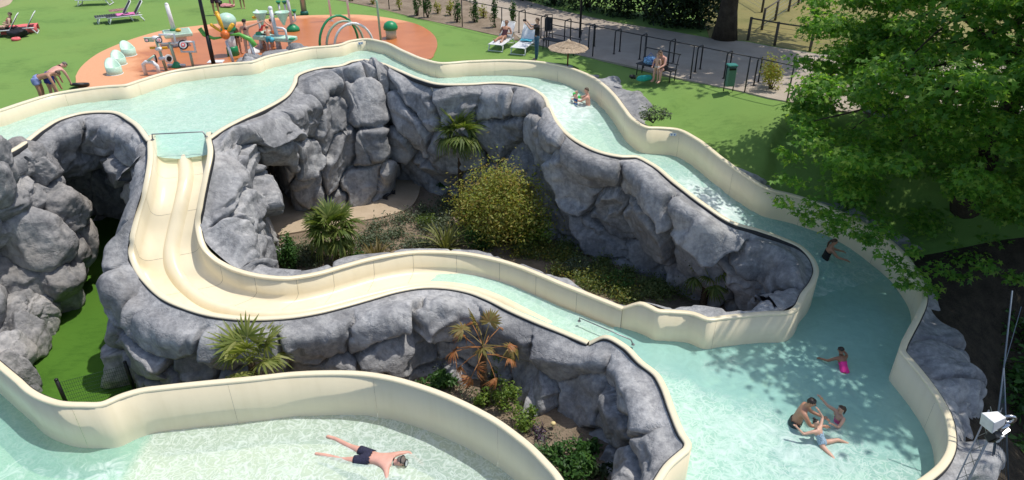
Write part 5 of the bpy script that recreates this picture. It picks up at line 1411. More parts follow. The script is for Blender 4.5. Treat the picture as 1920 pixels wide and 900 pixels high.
V, F = boulder_mesh(np.random.RandomState(1), 8, 8, .1); obj('body', V * [.55, .3, .24] + c + [0, 0, .2], F, plain('black_nylon', (.012, .012, .016), .7), bg)
MB().tube([c + [-.2, 0, .36], c + [0, -.03, .56], c + [.2, 0, .36]], .012, 6).build('strap', BLACK, bg, True)
c = P(31, 76, 0)
sh = thing('float_ring', c, 'small red float lying on the lawn below the left loungers', 'float'); MB().ring(c + [0, 0, .07], .13, .07, (0, 0, 1)).build('ring', CORAL, sh, True); MB().disc(c + [.12, 0, .14], .015, .03, (0, 0, 1)).build('valve', WHITE, sh)

# ---------------------------------------------------------------- straw parasols
def parasol(px_, py_, r, h, label, mat=STRAW, slope=.36, polecol=None):
    c = P(px_, py_, 0); o = thing('straw_parasol', c, label, 'parasol')
    MB().tube([c, c + [0, 0, h + .05]], .03, 8).build('pole', polecol or plain('red_brown_pole', (.22, .07, .035), .6), o, True)
    MB().disc(c + [0, 0, .03], .22, .06, (0, 0, 1), 16).build('base', GREYM, o)
    rngp = np.random.RandomState(4); n = 48
    for k in range(n):
        a0, a1 = 2*math.pi*k/n, 2*math.pi*(k+1.15)/n; lift = .012 * (k % 2) + rngp.uniform(0, .012)
        V = []
        for t in (.03, .35, .7, 1.0 + rngp.normal(0, .015)):
            for a in (a0, (a0 + a1) / 2, a1):
                rr = r * t; V.append((c[0] + rr*math.cos(a), c[1] + rr*math.sin(a), c[2] + h - slope * r * t ** 1.25 + lift + (.014 if a == (a0+a1)/2 else 0)))
        F = [(3*q+w, 3*q+3+w, 3*q+4+w, 3*q+1+w) for q in range(3) for w in (0, 1)]
        obj('thatch_strip', V, F, mat, o, False)
    for t in (.62, .98): MB().ring(c + [0, 0, h - slope * r * t ** 1.25 + .025], r * t, .012, (0, 0, 1), 40, 5).build('thatch_band', mat, o, True)
    MB().lathe(c + [0, 0, h - .03], [(.16, -.05), (.10, .06), (.03, .12)], 12).build('crown_cap', mat, o, True)
    return o
parasol(1064, 127, .80, 1.05, 'round straw parasol on the lawn by the river bend')

# ---------------------------------------------------------------- splash pad equipment
def scoop_seat(a, b, rz, label, s=1.0):
    c = P(a, b, .02); o = thing('scoop_seat', c, label, 'seat', 'scoop seats on the splash pad')
    n = 20; rows = []
    prof = [(.32, 0), (.335, .05), (.33, .30)]
    V, F = [], []
    for r_, z in prof:
        for k in range(n):
            w = 2*math.pi*k/n; bk = max(0, math.cos(w)) ** 1.2
            zz = z if z < .3 else .36 + .34 * bk
            V.append((r_*math.cos(w)*s, r_*math.sin(w)*s, zz*s))
    for r_, z0 in ((.27, 1), (.22, 2)):
        for k in range(n):
            w = 2*math.pi*k/n; bk = max(0, math.cos(w)) ** 1.2
            V.append((r_*math.cos(w)*s, r_*math.sin(w)*s, ((.36 + .33 * bk) if z0 == 1 else .22) * s))
    for i in range(4):
        for k in range(n): F.append((i*n+k, i*n+(k+1) % n, (i+1)*n+(k+1) % n, (i+1)*n+k))
    F.append(tuple(4*n+k for k in range(n))); F.append(tuple(range(n-1, -1, -1)))
    ob = obj('shell', V, F, MINT, o, True, world=False); ob.rotation_euler = (0, 0, rz)
    MB().ring((0, 0, .012), .34 * s, .018, (0, 0, 1), 20, 5).build('foot_ring', WHITE, o, True, False)
scoop_seat(243, 104, 2.5, 'mint scoop seat furthest from the river on the pad', .86)
scoop_seat(225, 121, 2.3, 'mint scoop seat in the middle of the three', .8)
scoop_seat(216, 139, 2.3, 'mint scoop seat nearest the river, casting a shadow left', .86)
# spray table with column
c = P(338, 84, .02)
o = thing('spray_table', c, 'mint square water table with a white spray column', 'water table')
MB().box(c + [0, 0, .22], (.62, .62, .44), .5, 0, .03).build('pedestal', GREYW, o)
MB().box(c + [0, 0, .52], (1.15, 1.15, .16), .5, 0, .04).build('basin', MINT, o)
MB().box(c + [0, 0, .605], (.98, .98, .012), .5).build('basin_water', MINTD, o)
MB().tube([c + [-.18, .12, .6], c + [-.24, .12, 1.72]], [.10, .085], 14).build('column', WHITE, o, True)
MB().ball(c + [-.24, .12, 1.72], .085).build('column_cap', WHITE, o, True)
MB().disc(c + [-.18, .12, .64], .17, .06, (0, 0, 1)).build('collar', GREEN, o)
MB().ball(c + [.12, -.12, .68], (.13, .10, .07)).build('spout', YELL, o, True)
# target toy stand of bent white pipes
def pipe_loop(c, w, h, r, tilt=0):
    return [c + np.array(q) for q in ((-w, 0, h*.4), (-w, 0, h), (w, 0, h), (w, 0, 0), (-w, 0, 0), (-w, 0, h*.4))]
def target(o, c, r=.17):
    ax = (0.25, -.9, .35)
    for k, (rr, m) in enumerate(((r, BLACK), (r*.72, WHITE), (r*.45, CORAL), (r*.2, WHITE))):
        MB().disc(np.array(c) + np.array(ax) * .012 * k, rr, .02, ax, 20).build('target_ring', m, o)
c = P(332, 126, .02); o = thing('target_stand', c, 'white pipe frame with a round bullseye on the splash pad', 'spray toy')
MB().tube([c, c + [-.06, 0, 1.0]], .06, 10).build('post', MINTD, o, True)
MB().lathe(c, [(.22, 0), (.2, .06), (.08, .22)], 14).build('foot', GREEN, o, True)
MB().tube([c + [-.35, 0, .08], c + [.35, 0, .08]], .06, 8).build('foot_pipe', WHITE, o, True)
MB().tube(pipe_loop(c + [-.1, 0, .95], .28, .35, .06), .055, 8).build('pipe_loop', WHITE, o, True)
MB().tube(pipe_loop(c + [.62, 0, .62], .28, .40, .06), .055, 8).build('pipe_loop', WHITE, o, True)
MB().tube([c + [.18, 0, 1.0], c + [.34, 0, .9]], .05, 8).build('link_pipe', WHITE, o, True)
MB().tube([c + [.66, 0, 0], c + [.66, 0, .64]], .055, 8).build('post', MINTD, o, True)
target(o, c + np.array((.50, -.08, .92)), .19)
c = P(312, 132, .02); o = thing('spinner_stand', c, 'white spinner toy with yellow paddles and wheels on the splash pad', 'spray toy')
MB().tube([c, c + [-.12, 0, 1.35]], .055, 10).build('post', MINTD, o, True)
for k, (z, m) in enumerate(((.48, WHITE), (.85, WHITE), (1.28, WHITE))): MB().ball(c + [-.05 - .03 * k, 0, z], (.15, .12, .09)).build('hub', m, o, True)
for s_ in (-1, 1):
    MB().disc(c + [.26 * s_ - .04, -.02, .48], .16, .05, (s_ * .8, -.6, 0), 18).build('wheel', BLACK if s_ < 0 else WHITE, o)
    MB().disc(c + [.29 * s_ - .04, -.05, .48], .10, .03, (s_ * .8, -.6, 0), 16).build('wheel_hub', WHITE if s_ < 0 else BLACK, o)
    MB().box(c + [.24 * s_ - .07, -.02, .9], (.2, .05, .09), .2, .3 * s_).build('paddle', YELL, o)
MB().box(c + [-.38, 0, 1.22], (.34, .05, .18), .1, .2).build('vane', MINT, o)
target(o, c + np.array((.06, -.1, 1.22)), .12); target(o, c + np.array((-.44, -.06, 1.2)), .07)
c = P(286, 141, .02); o = thing('water_cannon', c, 'bent white pipe water cannon nearest the pool wall', 'spray toy')
MB().tube([c + [-.25, 0, 0], c + [-.25, 0, .42], c + [-.12, 0, .52], c + [.14, 0, .50], c + [.27, 0, .36], c + [.27, 0, 0]], .075, 10).build('pipe', WHITE, o, True)
MB().tube([c + [-.05, 0, .55], c + [.28, -.05, .78]], [.05, .035], 8).build('nozzle', MINT, o, True)
# flower sprayer, pale mushroom, bucket posts, table, cup column, arches
c = P(437, 122, .02); o = thing('flower_sprayer', c, 'orange ball sprayer with curved green leaves and yellow stamens', 'spray toy')
for dx in (-.0, .95): MB().tube([c + [dx, .1, 0], c + [dx - .12, .1, .95]], .055, 10).build('post', GREYW, o, True)
h = c + np.array((-.1, .1, 1.2))
MB().ball(h, .19, 14, 10).build('ball', ORNG, o, True)
for ax, l, r_ in (((-.25, .1, 1), .85, .085), ((-.75, 0, .6), .62, .06), ((.55, .1, .62), .5, .085)):
    a_v = np.array(ax) / np.linalg.norm(ax); MB().tube([h + a_v * .15, h + a_v * l * .6, h + a_v * l], [r_ * .5, r_ * .9, r_], 10).build('stamen', YELL, o, True); MB().ball(h + a_v * l, r_).build('stamen_tip', YELL, o, True)
MB().tube([h + [-.1, 0, -.1], h + [-.5, 0, -.15], h + [-.85, 0, .0], h + [-.98, 0, .26]], [.03, .06, .085, .09], 10).build('leaf_arm', LGREEN, o, True)
MB().tube([h + [.1, 0, -.02], h + [.55, 0, .02], h + [.95, 0, -.18], h + [1.12, 0, -.45]], [.03, .07, .10, .10], 10).build('leaf_arm', LGREEN, o, True)
c = P(438, 104, .02); o = thing('dome_sprayer', c, 'pale mint domed mushroom sprayer with green collar', 'spray toy')
MB().tube([c, c + [0, 0, 1.1]], .19, 14).build('stem', WHITE, o, True); MB().lathe(c, [(.24, 0), (.24, .35), (.2, .4)], 14).build('foot', GREEN, o, True)
MB().lathe(c + [0, 0, 1.05], [(.32, 0), (.30, .12), (.2, .2)], 16).build('collar', GREEN, o, True)
MB().ball(c + [0, 0, 1.45], (.38, .38, .32), 18, 10).build('dome', MINT, o, True)
c = P(526, 94, .02); o = thing('bucket_post', c, 'pale post carrying two mint tipping funnels', 'spray toy')
MB().tube([c, c + [-.18, .1, 1.75]], .085, 12).build('post', GREYW, o, True); MB().ball(c + [-.18, .1, 1.75], .10).build('post_cap', WHITE, o, True)
for dx in (-.52, .42):
    q = c + np.array((dx - .12, .1, 1.05)); MB().lathe(q, [(.05, 0), (.08, .1), (.29, .52), (.31, .56), (.27, .55), (.05, .1)], 18).build('funnel', MINT, o, True)
MB().tube([c + [-.7, .1, 1.5], c + [.4, .1, 1.5]], .03, 8).build('axle', GREYM, o, True)
c = P(496, 84, .02); o = thing('slim_post', c, 'slim pale post behind the water play table', 'spray toy')
MB().tube([c, c + [-.08, 0, 1.45]], .07, 10).build('post', GREYW, o, True); MB().ball(c + [-.08, 0, 1.45], .085).build('post_cap', WHITE, o, True)
MB().ball(c + [-.25, 0, 1.2], (.1, .06, .06)).build('spout', YELL, o, True)
c = P(512, 96, .02); o = thing('play_table', c, 'long mint water play table with children around it', 'water table')
MB().box(c + [.15, .1, .55], (1.9, .55, .16), -.28, 0, .03).build('basin', MINT, o); MB().box(c + [-.45, .75, .55], (.6, .95, .16), -.28, 0, .03).build('basin', MINT, o)
for dx, dy in ((-.6, .35), (.8, -.1), (-.3, 1.0), (.2, .1)): MB().tube([c + [dx, dy, 0], c + [dx, dy, .5]], .07, 8).build('leg', GREYW, o, True)
MB().lathe(c + [-.75, -.35, 0], [(.30, 0), (.28, .1), (.12, .2), (.05, .32)], 14).build('nozzle_cone', WHITE, o, True)
MB().disc(c + [-.62, .35, .66], .13, .06, (.2, -.4, 1), 14).build('dial', GREEN, o); MB().ball(c + [.1, -.25, .55], .12).build('knob', AQUA, o, True)
MB().tube([c + [.8, -.35, .55], c + [.8, -.35, .98], c + [.68, -.3, 1.05], c + [.4, -.25, 1.06]], .05, 8).build('spout_pipe', WHITE, o, True); MB().disc(c + [1.02, -.35, .62], .14, .05, (0, 0, 1), 14).build('dial', GREEN, o)
c = P(550, 58, .02); o = thing('cup_column', c, 'white branching column with green cups at the back of the pad', 'spray toy')
MB().tube([c, c + [-.06, 0, 1.9]], .075, 10).build('post', GREYW, o, True); MB().lathe(c, [(.32, 0), (.30, .15), (.12, .32)], 16).build('foot', GREEN, o, True)
for dx, z in ((-.5, 1.25), (-.22, 1.25), (.18, .85), (.02, 1.85)):
    MB().tube([c + [-.04, 0, z - .45], c + [dx, 0, z - .38], c + [dx, 0, z]], .05, 8).build('branch', WHITE, o, True); MB().lathe(c + [dx, 0, z], [(.06, 0), (.12, .14), (.09, .13)], 12).build('cup', GREEN, o, True)
def arch(a0, b0, w, h, mat, label, dy=0.0, r=.055):
    c = P(a0, b0, .02); o = thing('spray_arch', c, label, 'spray arch', 'spray arches on the pad')
    pts = [c + np.array((w * (1 - math.cos(t)) , dy * (1 - math.cos(t)) / 2, h * math.sin(t))) for t in np.linspace(0, math.pi, 15)]
    MB().tube(pts, r, 8).build('pipe', mat, o, True)
    for q in (pts[0], pts[-1]): MB().disc(q, r * 1.8, .03, (0, 0, 1)).build('flange', STEEL, o)
arch(600, 90, .72, 1.25, GREEN, 'dark green spray arch, leftmost of the three', 1.3)
arch(613, 90, .72, 1.05, MINTD, 'sage green spray arch between the green and the white one', 1.0)
arch(628, 90, .80, 1.0, WHITE, 'white spray arch nearest the pool wall', .6)
def cane(a, b, h, reach, mat, label, r=.05):
    c = P(a, b, .02); o = thing('cane_shower', c, label, 'shower pole')
    MB().tube([c, c + [-.02, 0, h - .2], c + [-.08, 0, h - .05], c + [-.2, 0, h], c + [-reach, 0, h + .08]], r, 8).build('pipe', mat, o, True)
    MB().disc(c, r * 2.2, .04, (0, 0, 1)).build('flange', STEEL, o)
    MB().disc(c + [-reach, 0, h + .06], r * 1.25, .04, (1, 0, -.3)).build('spray_head', STEEL, o)
cane(715, 84, 2.05, .68, MINTD, 'sage green cane shaped shower pole beside the green mushroom')
for a, b, lab in ((622, 40, 'left one of two tall white hoop posts at the back of the pad'), (657, 48, 'right one of two tall white hoop posts at the back of the pad')):
    c = P(a, b, .02); o = thing('hoop_post', c, lab, 'spray post', 'hoop posts'); MB().tube([c, c + [-.05, 0, 2.6]], .055, 8).build('pipe', WHITE, o, True); MB().disc(c, .11, .04, (0, 0, 1)).build('flange', STEEL, o)
c = P(734, 72, .02); o = thing('mushroom', c, 'green capped mushroom sprayer with cream stem, standing alone', 'spray toy')
MB().lathe(c, [(.25, 0), (.24, .2), (.26, .46)], 20).build('stem', plain('cream_stem', (.55, .58, .42), .5), o, True)
MB().lathe(c + [0, 0, .42], [(.20, -.02), (.32, 0), (.335, .1), (.27, .26), (.14, .35), (.02, .375)], 22).build('cap', GREEN, o, True)
c = P(571, 27, .02); o = thing('thick_post', c, 'thick grey post with a green foot behind the splash pad', 'post')
MB().tube([c, c + [0, 0, 2.2]], .15, 12).build('post', GREYM, o, True); MB().lathe(c, [(.22, 0), (.2, .14), (.15, .18)], 14).build('foot', plain('teal_foot', (.01, .12, .09), .5), o, True)
MB().lathe(c + [0, 0, 1.15], [(.16, 0), (.24, .3), (.24, .9)], 14).build('sleeve', GREEN, o, True)
c = P(405, 117, .02); pl = MB().box(c + [0, 0, .03], (.62, .40, .05), .1, 0, .01).build('floor_plate', WHITE); tag(pl, 'white rectangular floor plate at the foot of the lamp post', 'floor plate')
c = P(146, 167, 0); o = thing('drain_hatch', c + [0, .2, 0], 'round dark hatch on the lawn by the left end of the pool wall', 'hatch'); c = c + [0, .2, 0]
MB().ring(c + [0, 0, .12], .27, .055, (0, .25, 1), 24, 6).build('frame', BLACK, o, True); MB().disc(c + [0, 0, .1], .24, .03, (0, .25, 1), 20).build('cover', plain('grey_cover', (.12, .13, .14), .6), o)

# ---------------------------------------------------------------- lamp post with two floodlights
c = P(401, 122, 0); o = thing('lamp_post', c, 'black lamp post with two floodlights in front of the splash pad', 'lamp post')
MB().tube([c, c + [0, 0, 1.2]], .085, 10).build('lower_pole', BLACK, o, True); MB().tube([c + [0, 0, 1.2], c + [0, 0, 2.95]], .07, 10).build('pole', BLACK, o, True)
MB().box(c + [.0, -.02, 2.92], (.8, .05, .05)).build('crossarm', BLACK, o)
for s_ in (-1, 1):
    f = MB().box(c + [.38 * s_, -.12, 2.98], (.42, .16, .30), -.2 * s_, -.5, .03).build('floodlight', BLACK, o)
    MB().box(c + [.38 * s_, -.22, 2.94], (.34, .02, .22), -.2 * s_, -.5).build('lens', plain('lamp_glass', (.10, .11, .12), .1), f)
    for k in range(3): MB().box(c + [.38 * s_, -.04, 2.92 + .06 * k], (.40, .03, .012), -.2 * s_, -.5).build('cooling_fin', BLACK, f)

# ---------------------------------------------------------------- boundary fence, stands, benches, bin
fp = [(730,18),(795,33),(867,51),(941,68),(1024,88),(1111,107),(1206,129),(1294,149),(1396,173),(1475,192)]
FP = [P(a, b, 0) for a, b in fp]
fo = thing('rail_fence', FP[4], 'thin black rail fence between lawn and path', 'fence')
for p in FP: MB().tube([p, p + [0, 0, 1.32]], .026, 6).build('post', BLACK, fo, True)
for a, b in zip(FP[:-1], FP[1:]): MB().tube([a + [0, 0, 1.3], b + [0, 0, 1.3]], .02, 6).build('rail', BLACK, fo, True)
def hoop(a, b, label):
    c = P(a, b, .03); o = thing('bicycle_stand', c, label, 'bicycle stand', 'bicycle stands along the path')
    e = c + [.30, .42, 0]
    pts = [c, c + [0, 0, .92], c + [.04, .05, .97], e + [-.04, -.05, .97], e + [0, 0, .92], e]
    MB().tube(pts, .028, 6).build('hoop', BLACK, o, True)
    for q in (c, e): MB().disc(q, .06, .02, (0, 0, 1), 10).build('foot_plate', BLACK, o)
hl = [(973,61),(1014,72),(1058,80),(1103,91),(1151,101),(1199,111),(1252,122),(1303,135),(1357,147),(1413,160)]
hn = ['first bicycle stand from the left, behind the aqua lounger', 'bicycle stand with the pushchair beside it', 'bicycle stand just left of the tall thin lamp post', 'bicycle stand above the straw parasol', 'bicycle stand standing alone right of the straw parasol', 'bicycle stand at the left end of the occupied bench', 'bicycle stand behind the seated people', 'third bicycle stand from the right end', 'bicycle stand behind the green bin', 'last bicycle stand on the right beside the brown shrub']
for (a, b), t in zip(hl, hn): hoop(a, b, t)
def bench(a, b, a2, b2, label):
    p, q = P(a, b, 0), P(a2, b2, 0); d = q - p; L_ = np.linalg.norm(d); an = math.atan2(d[1], d[0]); u = d / L_; nb = np.array((-u[1], u[0], 0)); m = (p + q) / 2
    o = thing('park_bench', m, label, 'bench')
    for k in range(3): MB().box(m + nb * (k * .14 - .14) + [0, 0, .44], (L_, .12, .035), an).build('seat_slat', BENCHM, o)
    for z in (.98,): MB().tube([p + nb * .34 + [0, 0, z], q + nb * .34 + [0, 0, z]], .022, 6).build('back_rail', BENCHM, o, True)
    MB().tube([p + nb * .28 + [0, 0, .60], q + nb * .28 + [0, 0, .60]], .018, 6).build('back_rail', BENCHM, o, True)
    for e in (p + u * .06, q - u * .06):
        MB().tube([e + nb * .18, e + nb * .2 + [0, 0, .44], e + nb * .34 + [0, 0, .98]], .022, 6).build('back_support', BENCHM, o, True)
        MB().tube([e - nb * .18, e - nb * .16 + [0, 0, .43]], .022, 6).build('leg', BENCHM, o, True)
        MB().tube([e - nb * .18 + [0, 0, .44], e + nb * .2 + [0, 0, .44]], .02, 6).build('seat_support', BENCHM, o, True)
    return m, u, nb
bench(1021, 90, 1082, 104, 'empty black bench beside the pushchair behind the parasol')
bm, bu, bn = bench(1196, 138, 1262, 154, 'black bench with the seated people and bags')
c = P(1365, 171, 0); o = thing('litter_bin', c, 'grey green litter bin on two black posts at the lawn edge', 'litter bin')
for s_ in (-1, 1): MB().tube([c + [.17 * s_, 0, 0], c + [.17 * s_, 0, .95]], .02, 6).build('post', BLACK, o, True)
MB().box(c + [0, 0, .55], (.32, .28, .68), .1, 0, .03).build('body', BING, o); MB().box(c + [0, 0, .97], (.36, .32, .06), .1, 0, .025).build('lid', plain('bin_lid', (.03, .19, .16), .5), o); MB().box(c + [0, -.145, .85], (.24, .012, .07), .1).build('slot', BLACK, o)
c = P(1028, 75, 0); o = thing('pushchair', c, 'black folded pushchair hanging at the fence behind the photographing man', 'pushchair')
MB().box(c + [0, 0, .72], (.36, .10, .62), .2, .15, .04).build('seat', DARKM, o)
for s_ in (-1, 1):
    MB().tube([c + [.17 * s_, -.22, .1], c + [.17 * s_, .02, .6], c + [.17 * s_, .18, 1.1]], .016, 6).build('frame_tube', BLACK, o, True)
    for y in (-.25, .2):
        w = MB().ring(c + [.2 * s_, y, .09], .075, .018, (1, 0, 0), 14, 5).build('wheel', BLACK, o, True); MB().disc(c + [.2 * s_, y, .09], .03, .03, (1, 0, 0), 8).build('hub', GREYM, w)
MB().tube([c + [-.17, .18, 1.1], c + [.17, .18, 1.1]], .018, 6).build('handle', BLACK, o, True)
c = P(1087, 72, 0); o = thing('slim_lamp_post', c, 'tall thin black lamp post behind the fence', 'lamp post'); MB().tube([c, c + [0, 0, 4.6]], .05, 8).build('pole', BLACK, o, True); MB().box(c + [0, -.2, 4.62], (.3, .6, .1)).build('lamp_head', BLACK, o)
# post and rail fences round the rough field
def field_fence(px_, label):
    pp = [P(a, b, 0) for a, b in px_]; o = thing('field_fence', pp[0], label, 'fence')
    for p in pp: MB().tube([p, p + [0, 0, 1.05]], .065, 8).build('post', WOODP, o, True)
    for a, b in zip(pp[:-1], pp[1:]):
        MB().tube([a + [0, 0, 1.0], b + [0, 0, 1.0]], .035, 6).build('rail', WOODP, o, True)
        for z in (.2, .4, .6, .8): MB().tube([a + [0, 0, z], b + [0, 0, z]], .006, 4).build('wire', GREYM, o)
field_fence([(1402,76),(1452,86),(1518,97),(1600,108)], 'wooden post and wire fence along the path below the rough field')
field_fence([(1428,57),(1453,39),(1478,22),(1496,10),(1515,-3)], 'wooden post and wire fence running away up the rough field')
field_fence([(1428,24),(1385,-2)], 'short dark rail at the top of the rough field beside the tree trunk')
# things under the maple: tarpaulin covered box and more loungers
c = P(1655, 215, 0); o = thing('covered_box', c, 'grey tarpaulin covered box half hidden by the maple leaves', 'box'); MB().box(c + [0, 0, .3], (.85, .8, .6), .3, 0, .06).build('tarpaulin', BLUEG, o); MB().box(c + [0, 0, .03], (.95, .9, .06), .3).build('pallet', WOODP, o)
for k, (a, b, rz) in enumerate([(1700, 290, .9), (1745, 330, -.5), (1735, 165, 1.0), (1690, 160, .4)]):
    z0 = 0.0
    for _ in range(5): p = P(a, b, z0); z0 = tz(p[0], p[1])
    place_lounger(lw, a, b, rz, ['white lounger glimpsed through the middle of the maple', 'white lounger on the bank deep under the maple', 'white lounger on the terrace behind the right of the maple', 'white lounger on the terrace behind the middle of the maple'][k], z=z0)
# ---------------------------------------------------------------- loudspeaker mast at the right
mp_ = PY(1868, 772, 7.6)
top = PY(1872, 790, 7.2)
mo = thing('loudspeaker_mast', (top[0] + .15, top[1] + .2, -4.9), 'lattice mast with white loudspeaker and chrome bracket at the lower right', 'mast')
mb = np.array((top[0] + .12, top[1] + .22, 0))
for k in range(3):
    w = 2 * math.pi * k / 3 + .4; d = np.array((math.cos(w), math.sin(w), 0)) * .09
    MB().tube([mb + d + [0, 0, -4.9], mb + d + [0, 0, top[2] - .05]], .011, 6).build('chord', GREYM, mo, True)
for k in range(26):
    z = -4.8 + k * .3
    if z > top[2] - .2: break
    for q in range(3):
        w0, w1 = 2*math.pi*q/3 + .4, 2*math.pi*(q+1)/3 + .4
        MB().tube([mb + [.09*math.cos(w0), .09*math.sin(w0), z], mb + [.09*math.cos(w1), .09*math.sin(w1), z + .3]], .005, 5).build('brace', GREYM, mo)
# horn box
h = top + np.array((-.08, -.02, .04)); V = []
for (x, s_) in ((-.13, .11), (.11, .07)):
    for sy, sz in ((-1, -1), (1, -1), (1, 1), (-1, 1)): V.append((x, sy * s_, sz * s_))
Mr = Matrix.Rotation(-.2, 3, 'Y') @ Matrix.Rotation(.25, 3, 'Z')
V = [tuple(Mr @ Vector(v) + Vector(h)) for v in V]
sp_ = obj('loudspeaker', V, [(0, 3, 2, 1), (4, 5, 6, 7), (0, 1, 5, 4), (1, 2, 6, 5), (2, 3, 7, 6), (3, 0, 4, 7)], WHITE, mo, False)
bv = sp_.modifiers.new('rounded', 'BEVEL'); bv.width = .012; bv.segments = 2
MB().ring(h + [.20, .0, .02], .07, .025, (.2, 1, .2), 18, 8).build('clamp_ring', STEEL, mo, True)
MB().tube([h + [.22, 0, -.06], h + [.16, .02, -.20], h + [.18, .04, -.34]], [.035, .045, .04], 10).build('bracket', STEEL, mo, True)
MB().box(h + [.07, 0, -.13], (.16, .05, .06), .2, .2, .01, .5).build('bracket_arm', STEEL, mo)
MB().box(h + [.10, -.02, -.30], (.22, .12, .16), .3, .4, .015, .3).build('floodlight', BLACK, mo); MB().box(h + [.22, .03, -.25], (.20, .10, .05), .4, .3, .01, -.3).build('floodlight_visor', STEEL, mo); MB().box(h + [.12, -.09, -.27], (.05, .02, .15), .3, .2).build('reflector', WHITE, mo)
# cable stayed ladder truss behind
t0, t1 = PY(1905, 520, 10.5), PY(1862, 800, 9.0)
cr = thing('stay_frame', t1, 'thin steel stay frame with cables rising behind the loudspeaker', 'mast')
STAY = plain('dull_blue_steel', (.10, .13, .17), .5, .5)
for a, b in (((1898, 545, 10.6), (1856, 930, 9.2)), ((1882, 690, 10.0), (1892, 930, 9.2)), ((1882, 690, 10.0), (1852, 930, 9.2))): MB().tube([PY(*a), PY(*b)], .014, 6).build('tube', STAY, cr, True)
for k in range(5): MB().tube([PY(1882, 700, 9.98), PY(1862 + 6 * k, 930, 9.2)], .003, 4).build('cable', STAY, cr)
MB().tube([PY(1915, 575, 10.6), PY(1882, 690, 10.0)], .006, 5).build('cable', STAY, cr)
# ================================================================== people
def skin_mat(name, col):
    if name in MATS: return MATS[name]
    m, nt, b = newmat(name)
    no = N(nt, 'TexNoise', Scale=9.0, Detail=3.0); tc = N(nt, 'TexCoord'); nt.links.new(tc.outputs['Object'], no.inputs['Vector'])
    nt.links.new(ramp(nt, no.outputs['Fac'], [(.3, tuple(c * .88 for c in col)), (.7, tuple(min(1, c * 1.08) for c in col))]), b.inputs['Base Color'])
    b.inputs['Roughness'].default_value = .5
    b.inputs['Subsurface Weight'].default_value = .0
    MATS[name] = m
    return m
SK = {'fair': skin_mat('fair_skin', (.60, .36, .26)), 'tan': skin_mat('tanned_skin', (.46, .235, .145)), 'pink': skin_mat('sunburnt_skin', (.66, .35, .265)), 'brown': skin_mat('brown_skin', (.30, .145, .085))}
HAIR = {'dark': plain('dark_hair', (.022, .015, .011), .55), 'brown': plain('brown_hair', (.075, .045, .026), .6), 'fair': plain('fair_hair', (.32, .22, .12), .6), 'grey': plain('grey_hair', (.16, .13, .11), .7)}
CL = lambda n, c, v=.15, s=12: plain(n, c, .85, var=v, scale=s)
UP = (0, 0, 1)
def _u(v): v = np.array(v, float); return v / np.linalg.norm(v)
QUEUE = []
